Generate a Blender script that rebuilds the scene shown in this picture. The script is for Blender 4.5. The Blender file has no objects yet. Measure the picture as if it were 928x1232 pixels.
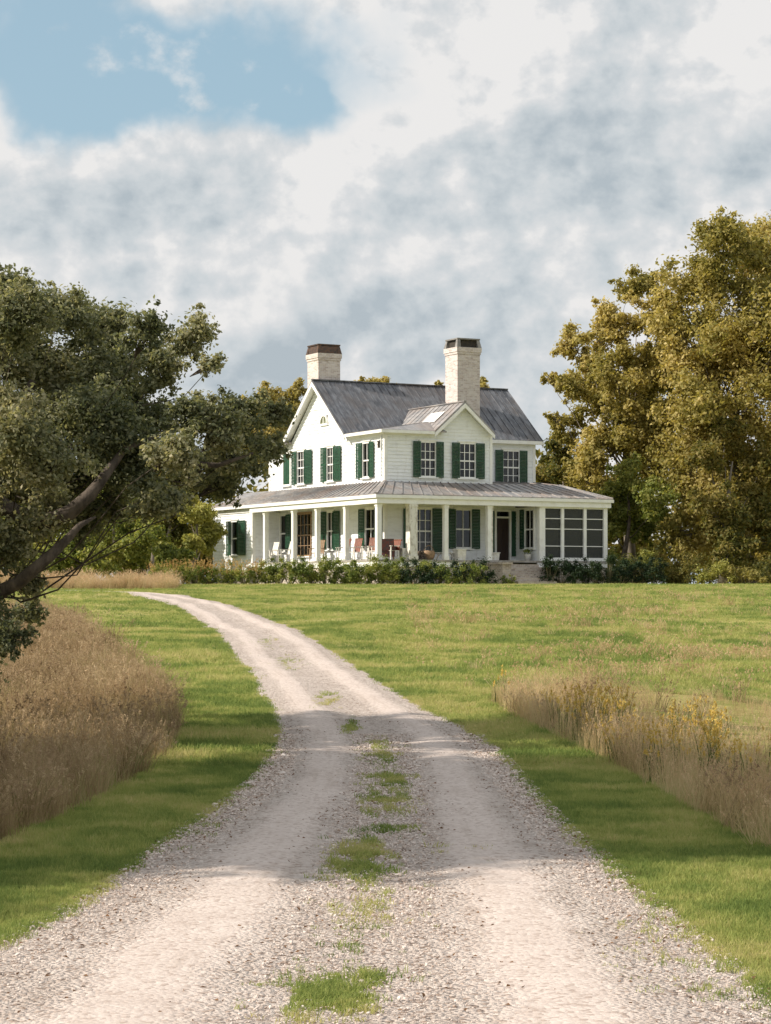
import bpy, math, random
import numpy as np
from mathutils import Vector, Matrix
rnd = random.Random(7)
rng = np.random.default_rng(11)
R = math.radians
scene = bpy.context.scene
COL = scene.collection

# ---------------------------------------------------------------- camera, exposure
F, CX, HY = 2700.0, 464.0, 715.0          # focal length and horizon of the photograph, in its pixels
cam_d = bpy.data.cameras.new('camera'); cam = bpy.data.objects.new('camera', cam_d); COL.objects.link(cam)
cam.location = (0, 0, 2.0); cam.rotation_euler = (R(90), 0, 0)
cam_d.sensor_fit = 'VERTICAL'; cam_d.sensor_height = 36; cam_d.lens = F/1232*36
cam_d.shift_y = (HY-616)/1232; cam_d.clip_start = 0.1; cam_d.clip_end = 5000
scene.camera = cam
scene.view_settings.view_transform = 'Standard'; scene.view_settings.look = 'None'
scene.view_settings.exposure = 0.29; scene.view_settings.gamma = 1
scene.view_settings.use_curve_mapping = False

# ---------------------------------------------------------------- sun and sky
SUN_EL = R(35)
SDIR = Vector((-0.985*math.cos(SUN_EL), -0.17*math.cos(SUN_EL), math.sin(SUN_EL))).normalized()
sun_d = bpy.data.lights.new('sun', 'SUN'); sun_d.energy = 4.9; sun_d.angle = R(0.6); sun_d.color = (1.0, 0.90, 0.77)
sun = bpy.data.objects.new('sun', sun_d); COL.objects.link(sun)
sun.location = (-40, 10, 40); sun.rotation_euler = SDIR.to_track_quat('Z', 'Y').to_euler()

def N(t, kind, **kw):
    n = t.nodes.new(kind)
    for k, v in kw.items():
        if k.startswith('i_'):
            key = k[2:]; key = int(key) if key.isdigit() else key.replace('_', ' ')
            n.inputs[key].default_value = v
        else: setattr(n, k, v)
    return n
def mathn(t, op, a, b=None, c=None, clamp=False):
    n = t.nodes.new('ShaderNodeMath'); n.operation = op; n.use_clamp = clamp
    for i, v in enumerate((a, b, c)):
        if v is None: continue
        if isinstance(v, (int, float)): n.inputs[i].default_value = v
        else: t.links.new(v, n.inputs[i])
    return n.outputs[0]
def mixc(t, f, a, b, mode='MIX'):
    n = t.nodes.new('ShaderNodeMix'); n.data_type = 'RGBA'; n.blend_type = mode
    for s, v in ((n.inputs[0], f), (n.inputs[6], a), (n.inputs[7], b)):
        if isinstance(v, (int, float)): s.default_value = v
        elif isinstance(v, tuple): s.default_value = (*v, 1) if len(v) == 3 else v
        else: t.links.new(v, s)
    return n.outputs[2]
def mrange(t, v, a, b, c=0.0, d=1.0, smooth=True):
    n = t.nodes.new('ShaderNodeMapRange'); n.interpolation_type = 'SMOOTHSTEP' if smooth else 'LINEAR'
    t.links.new(v, n.inputs[0])
    for i, x in enumerate((a, b, c, d)): n.inputs[i+1].default_value = x
    return n.outputs[0]
def noise(t, vec, scale, detail=4, rough=.55, dist=0.0, out=0):
    n = N(t, 'ShaderNodeTexNoise'); n.inputs['Scale'].default_value = scale; n.inputs['Detail'].default_value = detail
    n.inputs['Roughness'].default_value = rough; n.inputs['Distortion'].default_value = dist
    if vec is not None: t.links.new(vec, n.inputs['Vector'])
    return n.outputs[out]

world = bpy.data.worlds.new('World'); scene.world = world; world.use_nodes = True
wt = world.node_tree; wt.nodes.clear()
wout = N(wt, 'ShaderNodeOutputWorld'); bg = N(wt, 'ShaderNodeBackground'); bg.inputs['Strength'].default_value = 0.093
wt.links.new(bg.outputs[0], wout.inputs[0])
sky = N(wt, 'ShaderNodeTexSky'); sky.sky_type = 'NISHITA'; sky.sun_disc = False
sky.sun_elevation = SUN_EL; sky.sun_rotation = math.atan2(SDIR.x, SDIR.y); sky.air_density = 1.0; sky.dust_density = 1.5; sky.ozone_density = 1.5
tc = N(wt, 'ShaderNodeTexCoord'); D = tc.outputs['Generated']
def vecmath(t, op, a, b=None, s=None):
    n = t.nodes.new('ShaderNodeVectorMath'); n.operation = op
    for i, v in enumerate((a, b)):
        if v is None: continue
        if isinstance(v, tuple): n.inputs[i].default_value = v
        else: t.links.new(v, n.inputs[i])
    if s is not None: n.inputs['Scale'].default_value = s
    return n
wn = noise(wt, D, 9.0, 5, .55, 0, 1)
warp = vecmath(wt, 'SCALE', vecmath(wt, 'SUBTRACT', wn, (.5, .5, .5)).outputs[0], None, .13).outputs[0]
Dw = vecmath(wt, 'ADD', D, warp).outputs[0]
wn2 = noise(wt, D, 38.0, 5, .6, 0, 1)
warp2 = vecmath(wt, 'SCALE', vecmath(wt, 'SUBTRACT', wn2, (.5, .5, .5)).outputs[0], None, .020).outputs[0]
Dw = vecmath(wt, 'ADD', Dw, warp2).outputs[0]
def sdir(px, py):
    return Vector(((px-CX)/F, 1, (HY-py)/F)).normalized()
def blob(px, py, rx, ry, soft=.5):
    c = sdir(px, py)
    s = vecmath(wt, 'SUBTRACT', Dw, tuple(c)).outputs[0]
    m = vecmath(wt, 'MULTIPLY', s, (F/rx, 2, F/ry)).outputs[0]
    l = vecmath(wt, 'LENGTH', m).outputs[1]
    return mrange(wt, l, 1-soft, 1+soft, 1, 0)
def vmax(a, b): return mathn(wt, 'MAXIMUM', a, b)
wsoft = vecmath(wt, 'SCALE', vecmath(wt, 'SUBTRACT', noise(wt, D, 14.0, 1, .5, 0, 1), (.5, .5, .5)).outputs[0], None, .012).outputs[0]
sp = vecmath(wt, 'MULTIPLY', vecmath(wt, 'ADD', D, wsoft).outputs[0], (1, 1, 1.25)).outputs[0]
n1 = noise(wt, sp, 11.0, 8, .52, 0)
n2 = noise(wt, sp, 26.0, 9, .55, 0)
dens = mathn(wt, 'ADD', mathn(wt, 'MULTIPLY', n1, .68), mathn(wt, 'MULTIPLY', n2, .32))
off = tuple(Vector((SDIR.x, 0, SDIR.z)).normalized()*.016)
n1s = noise(wt, vecmath(wt, 'ADD', sp, off).outputs[0], 11.0, 8, .52, 0)
n2s = noise(wt, vecmath(wt, 'ADD', sp, tuple(Vector(off)*.5)).outputs[0], 26.0, 9, .55, 0)
relief = mathn(wt, 'ADD', mathn(wt, 'SUBTRACT', n1, n1s), mathn(wt, 'MULTIPLY', mathn(wt, 'SUBTRACT', n2, n2s), .6))
hole = vmax(blob(165, 55, 245, 78, .34), blob(325, 85, 90, 62, .4))
grey = vmax(vmax(blob(860, 170, 150, 75, .7), mathn(wt, 'MULTIPLY', blob(545, 240, 90, 55, .6), .75)),
            vmax(mathn(wt, 'MULTIPLY', blob(300, 400, 210, 70, .6), .8), mathn(wt, 'MULTIPLY', blob(620, 400, 80, 40, .6), .55)))
grey = vmax(grey, mathn(wt, 'MULTIPLY', blob(150, 270, 100, 30, .9), .45))
white = vmax(vmax(blob(430, 30, 90, 60, .6), blob(880, 35, 80, 40, .6)), vmax(blob(90, 150, 130, 45, .6), blob(480, 200, 150, 60, .7)))
white = vmax(white, vmax(blob(620, 60, 160, 70, .7), blob(770, 100, 60, 50, .6)))
lum = mathn(wt, 'ADD', mathn(wt, 'ADD', mrange(wt, dens, .32, .60, 0.26, .92), mathn(wt, 'MULTIPLY', relief, 3.0)), mathn(wt, 'MULTIPLY', white, .30))
lum = mathn(wt, 'SUBTRACT', lum, mathn(wt, 'MULTIPLY', grey, .40), clamp=True)
ramp = N(wt, 'ShaderNodeValToRGB'); wt.links.new(lum, ramp.inputs[0])
cr = ramp.color_ramp; cr.elements[0].position = 0; cr.elements[0].color = (.50, .57, .62, 1)
cr.elements[1].position = 1; cr.elements[1].color = (.93, .92, .91, 1)
e = cr.elements.new(.45); e.color = (.67, .72, .75, 1)
e = cr.elements.new(.75); e.color = (.78, .80, .815, 1)
cl = vecmath(wt, 'SCALE', ramp.outputs[0], None, 7.9).outputs[0]
blue = mixc(wt, .55, sky.outputs[0], (4.2, 6.0, 6.8))
cover = mathn(wt, 'SUBTRACT', mrange(wt, n1, .20, .36, .6, 1), hole, clamp=True)
wisps = mathn(wt, 'MULTIPLY', mrange(wt, n2, .58, .74), .7)
cover = vmax(cover, wisps)
wt.links.new(mixc(wt, cover, blue, cl), bg.inputs[0])

# ---------------------------------------------------------------- material helpers
def mat(name):
    m = bpy.data.materials.new(name); m.use_nodes = True; t = m.node_tree
    return m, t, t.nodes['Principled BSDF']
def pos(t): return N(t, 'ShaderNodeNewGeometry').outputs['Position']
def bump(t, b, h, strength=.3, dist=.02):
    n = N(t, 'ShaderNodeBump'); n.inputs['Strength'].default_value = strength; n.inputs['Distance'].default_value = dist
    t.links.new(h, n.inputs['Height']); t.links.new(n.outputs[0], b.inputs['Normal'])
def simple(name, c1, c2, scale=3, rough=.7, bs=.2, bscale=30, stretch=None, metal=0, detail=5, lo=.35, hi=.65):
    m, t, b = mat(name); tcn = N(t, 'ShaderNodeTexCoord').outputs['Object']
    if stretch: tcn = vecmath(t, 'MULTIPLY', tcn, stretch).outputs[0]
    f = mrange(t, noise(t, tcn, scale, detail, .65), lo, hi)
    t.links.new(mixc(t, f, c1, c2), b.inputs['Base Color']); b.inputs['Roughness'].default_value = rough
    b.inputs['Metallic'].default_value = metal
    bump(t, b, noise(t, tcn, bscale, 4, .6), bs, .01)
    return m
def leaf_mat(name, cols, trans=.3, patch=.8, rough=.6):
    m, t, b = mat(name)
    g = N(t, 'ShaderNodeNewGeometry')
    r = N(t, 'ShaderNodeValToRGB'); cr = r.color_ramp
    cr.elements[0].color = (*cols[0], 1); cr.elements[1].color = (*cols[-1], 1)
    for i, c in enumerate(cols[1:-1]):
        cr.elements.new((i+1)/(len(cols)-1)).color = (*c, 1)
    pn = mrange(t, noise(t, g.outputs['Position'], patch, 2, .5), .3, .7)
    v = mathn(t, 'ADD', mathn(t, 'MULTIPLY', g.outputs['Random Per Island'], .55), mathn(t, 'MULTIPLY', pn, .45))
    t.links.new(v, r.inputs[0]); t.links.new(r.outputs[0], b.inputs['Base Color'])
    b.inputs['Roughness'].default_value = rough; b.inputs['Specular IOR Level'].default_value = .25
    tr = N(t, 'ShaderNodeBsdfTranslucent'); t.links.new(mixc(t, 1.0, r.outputs[0], (1.25, 1.2, .7), 'MULTIPLY'), tr.inputs[0])
    mx = N(t, 'ShaderNodeMixShader'); mx.inputs[0].default_value = trans
    t.links.new(b.outputs[0], mx.inputs[1]); t.links.new(tr.outputs[0], mx.inputs[2])
    t.links.new(mx.outputs[0], t.nodes['Material Output'].inputs[0])
    return m
def inst_mat(name, cols, trans=.3, patch=.5, patchamt=.5, rough=.65):
    """blades: colour from a random value per blade tuft and from a patchy noise in the place itself"""
    m, t, b = mat(name)
    r = N(t, 'ShaderNodeValToRGB'); cr = r.color_ramp
    cr.elements[0].color = (*cols[0], 1); cr.elements[1].color = (*cols[-1], 1)
    for i, c in enumerate(cols[1:-1]):
        cr.elements.new((i+1)/(len(cols)-1)).color = (*c, 1)
    pn = mrange(t, noise(t, pos(t), patch, 6, .65), .38, .62)
    rv = N(t, 'ShaderNodeObjectInfo').outputs['Random']
    v = mathn(t, 'ADD', mathn(t, 'MULTIPLY', rv, 1-patchamt), mathn(t, 'MULTIPLY', pn, patchamt))
    t.links.new(v, r.inputs[0]); t.links.new(r.outputs[0], b.inputs['Base Color'])
    b.inputs['Roughness'].default_value = rough; b.inputs['Specular IOR Level'].default_value = .2
    tr = N(t, 'ShaderNodeBsdfTranslucent'); t.links.new(r.outputs[0], tr.inputs[0])
    mx = N(t, 'ShaderNodeMixShader'); mx.inputs[0].default_value = trans
    t.links.new(b.outputs[0], mx.inputs[1]); t.links.new(tr.outputs[0], mx.inputs[2])
    t.links.new(mx.outputs[0], t.nodes['Material Output'].inputs[0])
    return m

M = {}
M['white'] = simple('white_clapboard_paint', (.83, .855, .875), (.66, .68, .69), 1.6, .6, .25, 40, (1, 1, 5), lo=.45, hi=.8)
_m, _t, _b = M['white'], M['white'].node_tree, M['white'].node_tree.nodes['Principled BSDF']
_o = N(_t, 'ShaderNodeTexCoord').outputs['Object']; _src = _b.inputs['Base Color'].links[0].from_socket
_g = mrange(_t, noise(_t, vecmath(_t, 'MULTIPLY', _o, (2.5, 2.5, .35)).outputs[0], 2.2, 8, .72), .52, .72)
_l = mrange(_t, noise(_t, vecmath(_t, 'MULTIPLY', _o, (.6, .6, 11)).outputs[0], 2.0, 4, .6), .55, .75)
_c = mixc(_t, mathn(_t, 'MULTIPLY', _g, .40), _src, (.44, .42, .37)); _c = mixc(_t, mathn(_t, 'MULTIPLY', _l, .30), _c, (.50, .50, .48))
_t.links.new(_c, _b.inputs['Base Color'])
M['trim'] = simple('white_trim_paint', (.85, .86, .85), (.72, .72, .69), 2.5, .5, .12, 50, lo=.4, hi=.8)
M['old_post'] = simple('weathered_white_post', (.74, .73, .68), (.42, .39, .33), 7, .7, .4, 30, (1, 1, .5), lo=.45, hi=.68)
M['ceiling'] = simple('porch_ceiling_paint', (.70, .68, .62), (.60, .58, .52), 1, .6, .1, 30)
M['green'] = simple('green_shutter_paint', (.014, .074, .036), (.008, .044, .025), 5, .45, .15, 60)
M['floor'] = simple('grey_porch_boards', (.38, .36, .33), (.24, .22, .19), 3, .6, .2, 40, (1, 6, 1))
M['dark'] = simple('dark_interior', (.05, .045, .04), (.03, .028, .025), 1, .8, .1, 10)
M['door'] = simple('dark_brown_door', (.035, .016, .011), (.020, .010, .008), 4, .4, .15, 40, (4, 4, .6))
M['curtain'] = simple('cream_curtain', (.62, .58, .48), (.48, .44, .36), 2, .8, .1, 20)
M['greycurtain'] = simple('grey_curtain', (.36, .34, .30), (.24, .22, .19), 2, .8, .1, 20)
M['brown_wood'] = simple('rust_brown_wood', (.24, .07, .035), (.15, .045, .022), 6, .6, .2, 40)
M['whitewood'] = simple('white_painted_wood', (.78, .77, .74), (.62, .60, .55), 6, .55, .15, 40)
M['tan'] = simple('tan_wicker', (.36, .24, .14), (.20, .13, .075), 14, .7, .4, 60)
M['terracotta'] = simple('terracotta', (.36, .15, .08), (.24, .10, .06), 8, .8, .2, 40)
M['metal'] = simple('dark_metal', (.06, .05, .045), (.14, .08, .05), 5, .45, .2, 40, metal=.6)
M['lead'] = simple('grey_lead', (.30, .29, .28), (.18, .17, .16), 3, .5, .2, 30, metal=.2)
M['soot'] = simple('sooty_flue', (.02, .018, .016), (.05, .04, .03), 5, .8, .2, 30)
M['bark'] = simple('oak_bark', (.045, .034, .026), (.12, .095, .075), 4, .9, .8, 14, (2, 2, .7))
M['greybark'] = simple('grey_bark', (.10, .085, .07), (.20, .17, .14), 2, .9, .8, 8, (2, 2, .7))
M['stem'] = simple('plant_stem', (.10, .10, .05), (.16, .13, .07), 4, .8, .2, 30)

# roofing: standing seams are built, the weathering runs down the slope
def roof_mat(name, c1, c2, c3):
    m, t, b = mat(name); o = N(t, 'ShaderNodeTexCoord').outputs['Object']
    a = mrange(t, noise(t, vecmath(t, 'MULTIPLY', o, (3.0, .5, 1.2)).outputs[0], 1.8, 8, .7), .3, .7)
    p = mrange(t, noise(t, o, .7, 5, .6), .4, .66)
    c = mixc(t, a, c1, c2); c = mixc(t, mathn(t, 'MULTIPLY', p, .6), c, c3)
    t.links.new(c, b.inputs['Base Color']); b.inputs['Roughness'].default_value = .48; b.inputs['Metallic'].default_value = .25
    bump(t, b, noise(t, o, 9, 5, .6), .35, .02); return m
M['roof'] = roof_mat('dark_slate_metal_roof', (.05, .055, .068), (.21, .22, .245), (.12, .105, .10))
M['porchroof'] = roof_mat('weathered_tin_roof', (.19, .195, .21), (.42, .40, .39), (.30, .225, .185))
# old brick
def brick_mat(name, c1, c2, mortar, s=1.0):
    m, t, b = mat(name); o = N(t, 'ShaderNodeTexCoord').outputs['Object']; g = N(t, 'ShaderNodeNewGeometry')
    sep = N(t, 'ShaderNodeSeparateXYZ'); t.links.new(o, sep.inputs[0])
    cmb = N(t, 'ShaderNodeCombineXYZ'); t.links.new(mathn(t, 'ADD', sep.outputs[0], sep.outputs[1]), cmb.inputs[0]); t.links.new(sep.outputs[2], cmb.inputs[1])
    br = N(t, 'ShaderNodeTexBrick'); t.links.new(cmb.outputs[0], br.inputs['Vector'])
    br.inputs['Color1'].default_value = (*c1, 1); br.inputs['Color2'].default_value = (*c2, 1); br.inputs['Mortar'].default_value = (*mortar, 1)
    br.inputs['Scale'].default_value = s; br.inputs['Brick Width'].default_value = .24; br.inputs['Row Height'].default_value = .085
    br.inputs['Mortar Size'].default_value = .010; br.inputs['Bias'].default_value = -.1
    f = mrange(t, noise(t, o, 4, 6, .7), .42, .62)
    c = mixc(t, mathn(t, 'MULTIPLY', f, .6), br.outputs[0], mortar)
    t.links.new(c, b.inputs['Base Color']); b.inputs['Roughness'].default_value = .85
    hh = mathn(t, 'ADD', mathn(t, 'MULTIPLY', br.outputs['Fac'], -1), mathn(t, 'MULTIPLY', noise(t, o, 20, 4, .6), .6))
    bump(t, b, hh, .8, .02); return m
M['brick'] = brick_mat('pale_lime_washed_brick', (.66, .585, .55), (.40, .32, .29), (.72, .68, .66))
M['oldbrick'] = brick_mat('old_brown_brick', (.46, .38, .32), (.25, .20, .17), (.58, .54, .49))
# glass
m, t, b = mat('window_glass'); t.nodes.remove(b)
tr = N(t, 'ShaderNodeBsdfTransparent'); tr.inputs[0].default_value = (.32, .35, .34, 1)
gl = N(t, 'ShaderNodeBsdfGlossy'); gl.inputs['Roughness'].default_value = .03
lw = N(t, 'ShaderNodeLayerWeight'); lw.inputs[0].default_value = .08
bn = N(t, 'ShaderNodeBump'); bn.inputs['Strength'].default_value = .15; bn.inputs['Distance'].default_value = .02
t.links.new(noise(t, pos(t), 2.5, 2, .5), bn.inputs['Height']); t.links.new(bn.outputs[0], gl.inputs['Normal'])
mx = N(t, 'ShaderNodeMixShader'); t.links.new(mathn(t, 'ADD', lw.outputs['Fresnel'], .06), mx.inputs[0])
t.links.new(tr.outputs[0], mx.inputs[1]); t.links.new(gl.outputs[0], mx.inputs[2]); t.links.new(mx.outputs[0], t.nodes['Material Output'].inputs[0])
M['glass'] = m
# insect screen
m, t, b = mat('insect_screen'); b.inputs['Base Color'].default_value = (.035, .04, .038, 1); b.inputs['Roughness'].default_value = .4
tr = N(t, 'ShaderNodeBsdfTransparent'); mx = N(t, 'ShaderNodeMixShader'); mx.inputs[0].default_value = .72
t.links.new(tr.outputs[0], mx.inputs[1]); t.links.new(b.outputs[0], mx.inputs[2]); t.links.new(mx.outputs[0], t.nodes['Material Output'].inputs[0])
M['screen'] = m

# ---------------------------------------------------------------- mesh helpers
def mesh_obj(name, verts, faces, m, parent=None, smooth=False):
    me = bpy.data.meshes.new(name)
    me.from_pydata([tuple(v) for v in verts], [], faces); me.update()
    mats = m if isinstance(m, list) else [m]
    for x in mats: me.materials.append(x)
    if smooth: me.polygons.foreach_set('use_smooth', [True]*len(me.polygons))
    o = bpy.data.objects.new(name, me); COL.objects.link(o)
    if parent: o.parent = parent
    return o
def np_mesh(name, verts, sizes, m, parent=None, smooth=False):
    """verts in face order (no sharing); sizes = number of corners of each face"""
    me = bpy.data.meshes.new(name); nv = len(verts); nf = len(sizes)
    me.vertices.add(nv); me.vertices.foreach_set('co', np.asarray(verts, np.float32).ravel())
    me.loops.add(nv); me.loops.foreach_set('vertex_index', np.arange(nv, dtype=np.int32))
    me.polygons.add(nf); ls = np.concatenate([[0], np.cumsum(sizes)[:-1]]).astype(np.int32)
    me.polygons.foreach_set('loop_start', ls); me.polygons.foreach_set('loop_total', np.asarray(sizes, np.int32))
    me.update(calc_edges=True); me.materials.append(m)
    o = bpy.data.objects.new(name, me); COL.objects.link(o)
    if parent: o.parent = parent
    return o
def tag(o, label=None, cat=None, group=None, kind=None):
    if label: o['label'] = label
    if cat: o['category'] = cat
    if group: o['group'] = group
    if kind: o['kind'] = kind
    return o
def empty(name, loc, rz=0, label=None, cat=None, group=None):
    o = bpy.data.objects.new(name, None); COL.objects.link(o); o.empty_display_size = .3
    o.location = loc; o.rotation_euler = (0, 0, rz); return tag(o, label, cat, group)
def copy_tree(o, parent=None):
    c = o.copy(); COL.objects.link(c)
    if parent: c.parent = parent
    for ch in list(o.children): copy_tree(ch, c)
    return c
class MB:
    def __init__(s, off=(0, 0, 0)): s.v = []; s.f = []; s.off = off
    def poly(s, pts, faces):
        b = len(s.v); s.v += [tuple(p) for p in pts]; s.f += [tuple(b+i for i in f) for f in faces]; return s
    def hexa(s, p):      # 8 points: bottom loop 0-3, top loop 4-7
        return s.poly(p, [(3, 2, 1, 0), (4, 5, 6, 7), (0, 1, 5, 4), (1, 2, 6, 5), (2, 3, 7, 6), (3, 0, 4, 7)])
    def box(s, x0, x1, y0, y1, z0, z1):
        return s.hexa([(x0, y0, z0), (x1, y0, z0), (x1, y1, z0), (x0, y1, z0), (x0, y0, z1), (x1, y0, z1), (x1, y1, z1), (x0, y1, z1)])
    def wbox(s, wf, a0, a1, d0, d1, z0, z1):
        P = lambda a, d, z: (wf[0]+wf[2]*a+wf[4]*d, wf[1]+wf[3]*a+wf[5]*d, z)
        pts = [P(a0, d0, z0), P(a1, d0, z0), P(a1, d1, z0), P(a0, d1, z0), P(a0, d0, z1), P(a1, d0, z1), P(a1, d1, z1), P(a0, d1, z1)]
        return s.hexa(pts)
    def slab(s, pts, th):   # top polygon given, thickness downwards
        n = len(pts); top = list(pts); bot = [(p[0], p[1], p[2]-th) for p in pts]
        return s.poly(top+bot, [tuple(range(n)), tuple(range(2*n-1, n-1, -1))]+[(i, n+i, n+(i+1) % n, (i+1) % n) for i in range(n)])
    def bar(s, p, q, w, h=None, up=(0, 0, 1)):
        h = h or w; p = Vector(p); q = Vector(q); d = (q-p).normalized(); u = Vector(up)
        if abs(d.dot(u)) > .95: u = Vector((0, 1, 0))
        a = d.cross(u).normalized()*w/2; b = a.cross(d).normalized()*h/2
        return s.hexa([p-a-b, p+a-b, p+a+b, p-a+b, q-a-b, q+a-b, q+a+b, q-a+b])
    def tube(s, path, radii, n=7, cap=True):
        path = [Vector(p) for p in path]; b = len(s.v); k = len(path)
        for i, p in enumerate(path):
            d = (path[min(i+1, k-1)]-path[max(i-1, 0)]).normalized()
            a = d.cross(Vector((0.13, .2, 1)) if abs(d.z) < .9 else Vector((1, .1, 0))).normalized(); c = d.cross(a)
            for j in range(n):
                t_ = 2*math.pi*j/n; s.v.append(tuple(p+(a*math.cos(t_)+c*math.sin(t_))*radii[i]))
        for i in range(k-1):
            for j in range(n):
                s.f.append((b+i*n+j, b+i*n+(j+1) % n, b+(i+1)*n+(j+1) % n, b+(i+1)*n+j))
        if cap: s.f.append(tuple(b+j for j in range(n))[::-1]); s.f.append(tuple(b+(k-1)*n+j for j in range(n)))
        return s
    def build(s, name, m, parent=None, smooth=False, recalc=True):
        o = mesh_obj(name, [(v[0]-s.off[0], v[1]-s.off[1], v[2]-s.off[2]) for v in s.v], s.f, m, parent, smooth)
        if recalc:
            import bmesh
            bm = bmesh.new(); bm.from_mesh(o.data); bmesh.ops.recalc_face_normals(bm, faces=bm.faces); bm.to_mesh(o.data); bm.free()
        return o

# ---------------------------------------------------------------- terrain
def hz(x, y):
    x = np.asarray(x, float); y = np.asarray(y, float)
    t_ = np.clip((y-26)/(105-26), 0, 1)
    base = 2.48*(t_*(1-.12)+.12*t_*t_*(3-2*t_))
    lane = np.exp(-((x-0)/6.0)**2)*np.clip((45-y)/20, 0, 1)
    und = .07*np.sin(x*.37+1.3)*np.sin(y*.21+.5)+.05*np.sin(x*.19-y*.33+2)+.03*np.sin(x*.9+y*.5)*np.sin(y*.8)+.030*np.sin(x*1.1+y*.4)*np.sin(y*1.3-x*.3)*np.clip((y-30)/15, 0, 1)
    fade = np.clip((y-8)/25, 0, 1)*np.clip((103-y)/14, 0, 1)
    dip = -.35*np.exp(-((x-13)/6.5)**2-((y-52)/10)**2) - .22*np.exp(-((x-8.5)/3.0)**2-((y-36)/9)**2) - .25*np.exp(-((x+9)/4)**2-((y-30)/9)**2)
    return base+und*fade*(1-lane)+dip*(1-lane)
def hz1(x, y): return float(hz(x, y))
def gp(px, py):
    """point of the ground that the photograph shows at a pixel"""
    lo, hi = 5.0, 104.0; dx, dz = (px-CX)/F, (HY-py)/F
    g = lambda d: 2+dz*d-hz1(dx*d, d)
    d = lo
    while d < hi and g(d) > 0: d += .5
    a, b_ = d-.5, d
    for _ in range(20):
        mm = (a+b_)/2
        if g(mm) > 0: a = mm
        else: b_ = mm
    return (dx*b_, b_)
xs = np.concatenate([[-2500, -1200, -600, -300, -160, -100, -70, -50, -40], np.arange(-34, 40.1, .6), [46, 55, 75, 110, 170, 300, 600, 1200, 2500]])
ys = np.concatenate([[-400, -150, -60, -30, -15, -8], np.arange(-4, 116, .6), [118, 124, 134, 150, 175, 220, 300, 450, 700, 1200, 2500, 4000]])
XX, YY = np.meshgrid(xs, ys); ZZ = hz(XX, YY)
vv = np.stack([XX, YY, ZZ], -1).reshape(-1, 3); nx = len(xs); ny = len(ys)
ff = [(j*nx+i, j*nx+i+1, (j+1)*nx+i+1, (j+1)*nx+i) for j in range(ny-1) for i in range(nx-1)]
m, t, b = mat('lawn_soil_and_turf'); P0 = pos(t)
a = mrange(t, noise(t, P0, .35, 8, .68), .42, .58); c_ = mrange(t, noise(t, P0, 2.2, 7, .7), .35, .68); d_ = mrange(t, noise(t, P0, .12, 4, .5), .42, .62)
c = mixc(t, a, (.28, .32, .07), (.46, .42, .15)); c = mixc(t, mathn(t, 'MULTIPLY', c_, .6), c, (.20, .21, .055)); c = mixc(t, mathn(t, 'MULTIPLY', d_, .5), c, (.52, .44, .20))
t.links.new(c, b.inputs['Base Color']); b.inputs['Roughness'].default_value = .95; b.inputs['Specular IOR Level'].default_value = .1
bump(t, b, noise(t, P0, 7, 8, .75), 1.0, .12)
tag(mesh_obj('ground', vv, ff, m, smooth=True), kind='structure')

# ---------------------------------------------------------------- gravel lane
LE = [(-260, 1300), (-90, 1190), (0, 1130), (60, 1100), (130, 1060), (190, 1015), (232, 988), (275, 958), (300, 938), (318, 912), (325, 885), (320, 860), (308, 835), (290, 805), (268, 777), (245, 755), (222, 739), (195, 726), (160, 717), (110, 712.5)]
RE = [(1120, 1320), (1010, 1245), (928, 1190), (870, 1145), (800, 1090), (755, 1050), (715, 1015), (680, 985), (650, 955), (620, 920), (590, 893), (552, 870), (500, 843), (455, 816), (415, 790), (378, 768), (335, 748), (290, 732), (235, 720), (175, 713.5)]
def smooth_line(p, n):
    p = np.array(p, float); k = len(p); out = []
    for i in range(k-1):
        p0, p1, p2, p3 = p[max(i-1, 0)], p[i], p[i+1], p[min(i+2, k-1)]
        for s_ in np.linspace(0, 1, n, endpoint=False):
            out.append(.5*((2*p1)+(-p0+p2)*s_+(2*p0-5*p1+4*p2-p3)*s_**2+(-p0+3*p1-3*p2+p3)*s_**3))
    out.append(p[-1]); return np.array(out)
Lw = [gp(*p) for p in LE]; Rw = [gp(*p) for p in RE]
Lw = [(-2.6, -12), (-2.6, 2)]+Lw+[(Lw[-1][0]-12, Lw[-1][1]+2), (Lw[-1][0]-40, Lw[-1][1]+4)]
Rw = [(2.6, -12), (2.6, 2)]+Rw+[(Lw[-3][0]-11, Rw[-1][1]+4.5), (Lw[-3][0]-39, Rw[-1][1]+6.5)]
Ls = smooth_line(Lw, 10); Rs = smooth_line(Rw, 10)
lane_poly = np.concatenate([Ls, Rs[::-1]])
def inside(poly, x, y):
    x = np.asarray(x); y = np.asarray(y); r = np.zeros(x.shape, bool); k = len(poly); j = k-1
    for i in range(k):
        xi, yi, xj, yj = poly[i][0], poly[i][1], poly[j][0], poly[j][1]
        if yi != yj:
            r ^= ((yi > y) != (yj > y)) & (x < (xj-xi)*(y-yi)/(yj-yi)+xi)
        j = i
    return r
NA = 15; lv = []; lf = []; luv = []
prev_s = 0
for i in range(len(Ls)):
    if i: prev_s += float(np.linalg.norm((Ls[i]+Rs[i]-Ls[i-1]-Rs[i-1])/2))
    for j in range(NA):
        u_ = j/(NA-1); jit = 0
        if j in (0, NA-1): jit = (math.sin(prev_s*2.1+j)+.6*math.sin(prev_s*5.3+2*j)+.5*rnd.uniform(-1, 1))*.035
        p = Ls[i]*(1-u_)+Rs[i]*u_; d = (Rs[i]-Ls[i]); d = d/np.linalg.norm(d); p = p+d*jit
        hh = hz1(*p)+.02+.018*math.cos((u_-.5)*2*math.pi*2)*(1 if 0 < j < NA-1 else 0)*-1 + (.01 if 0 < j < NA-1 else -.008)
        lv.append((p[0], p[1], hh)); luv.append((u_, prev_s))
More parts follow.
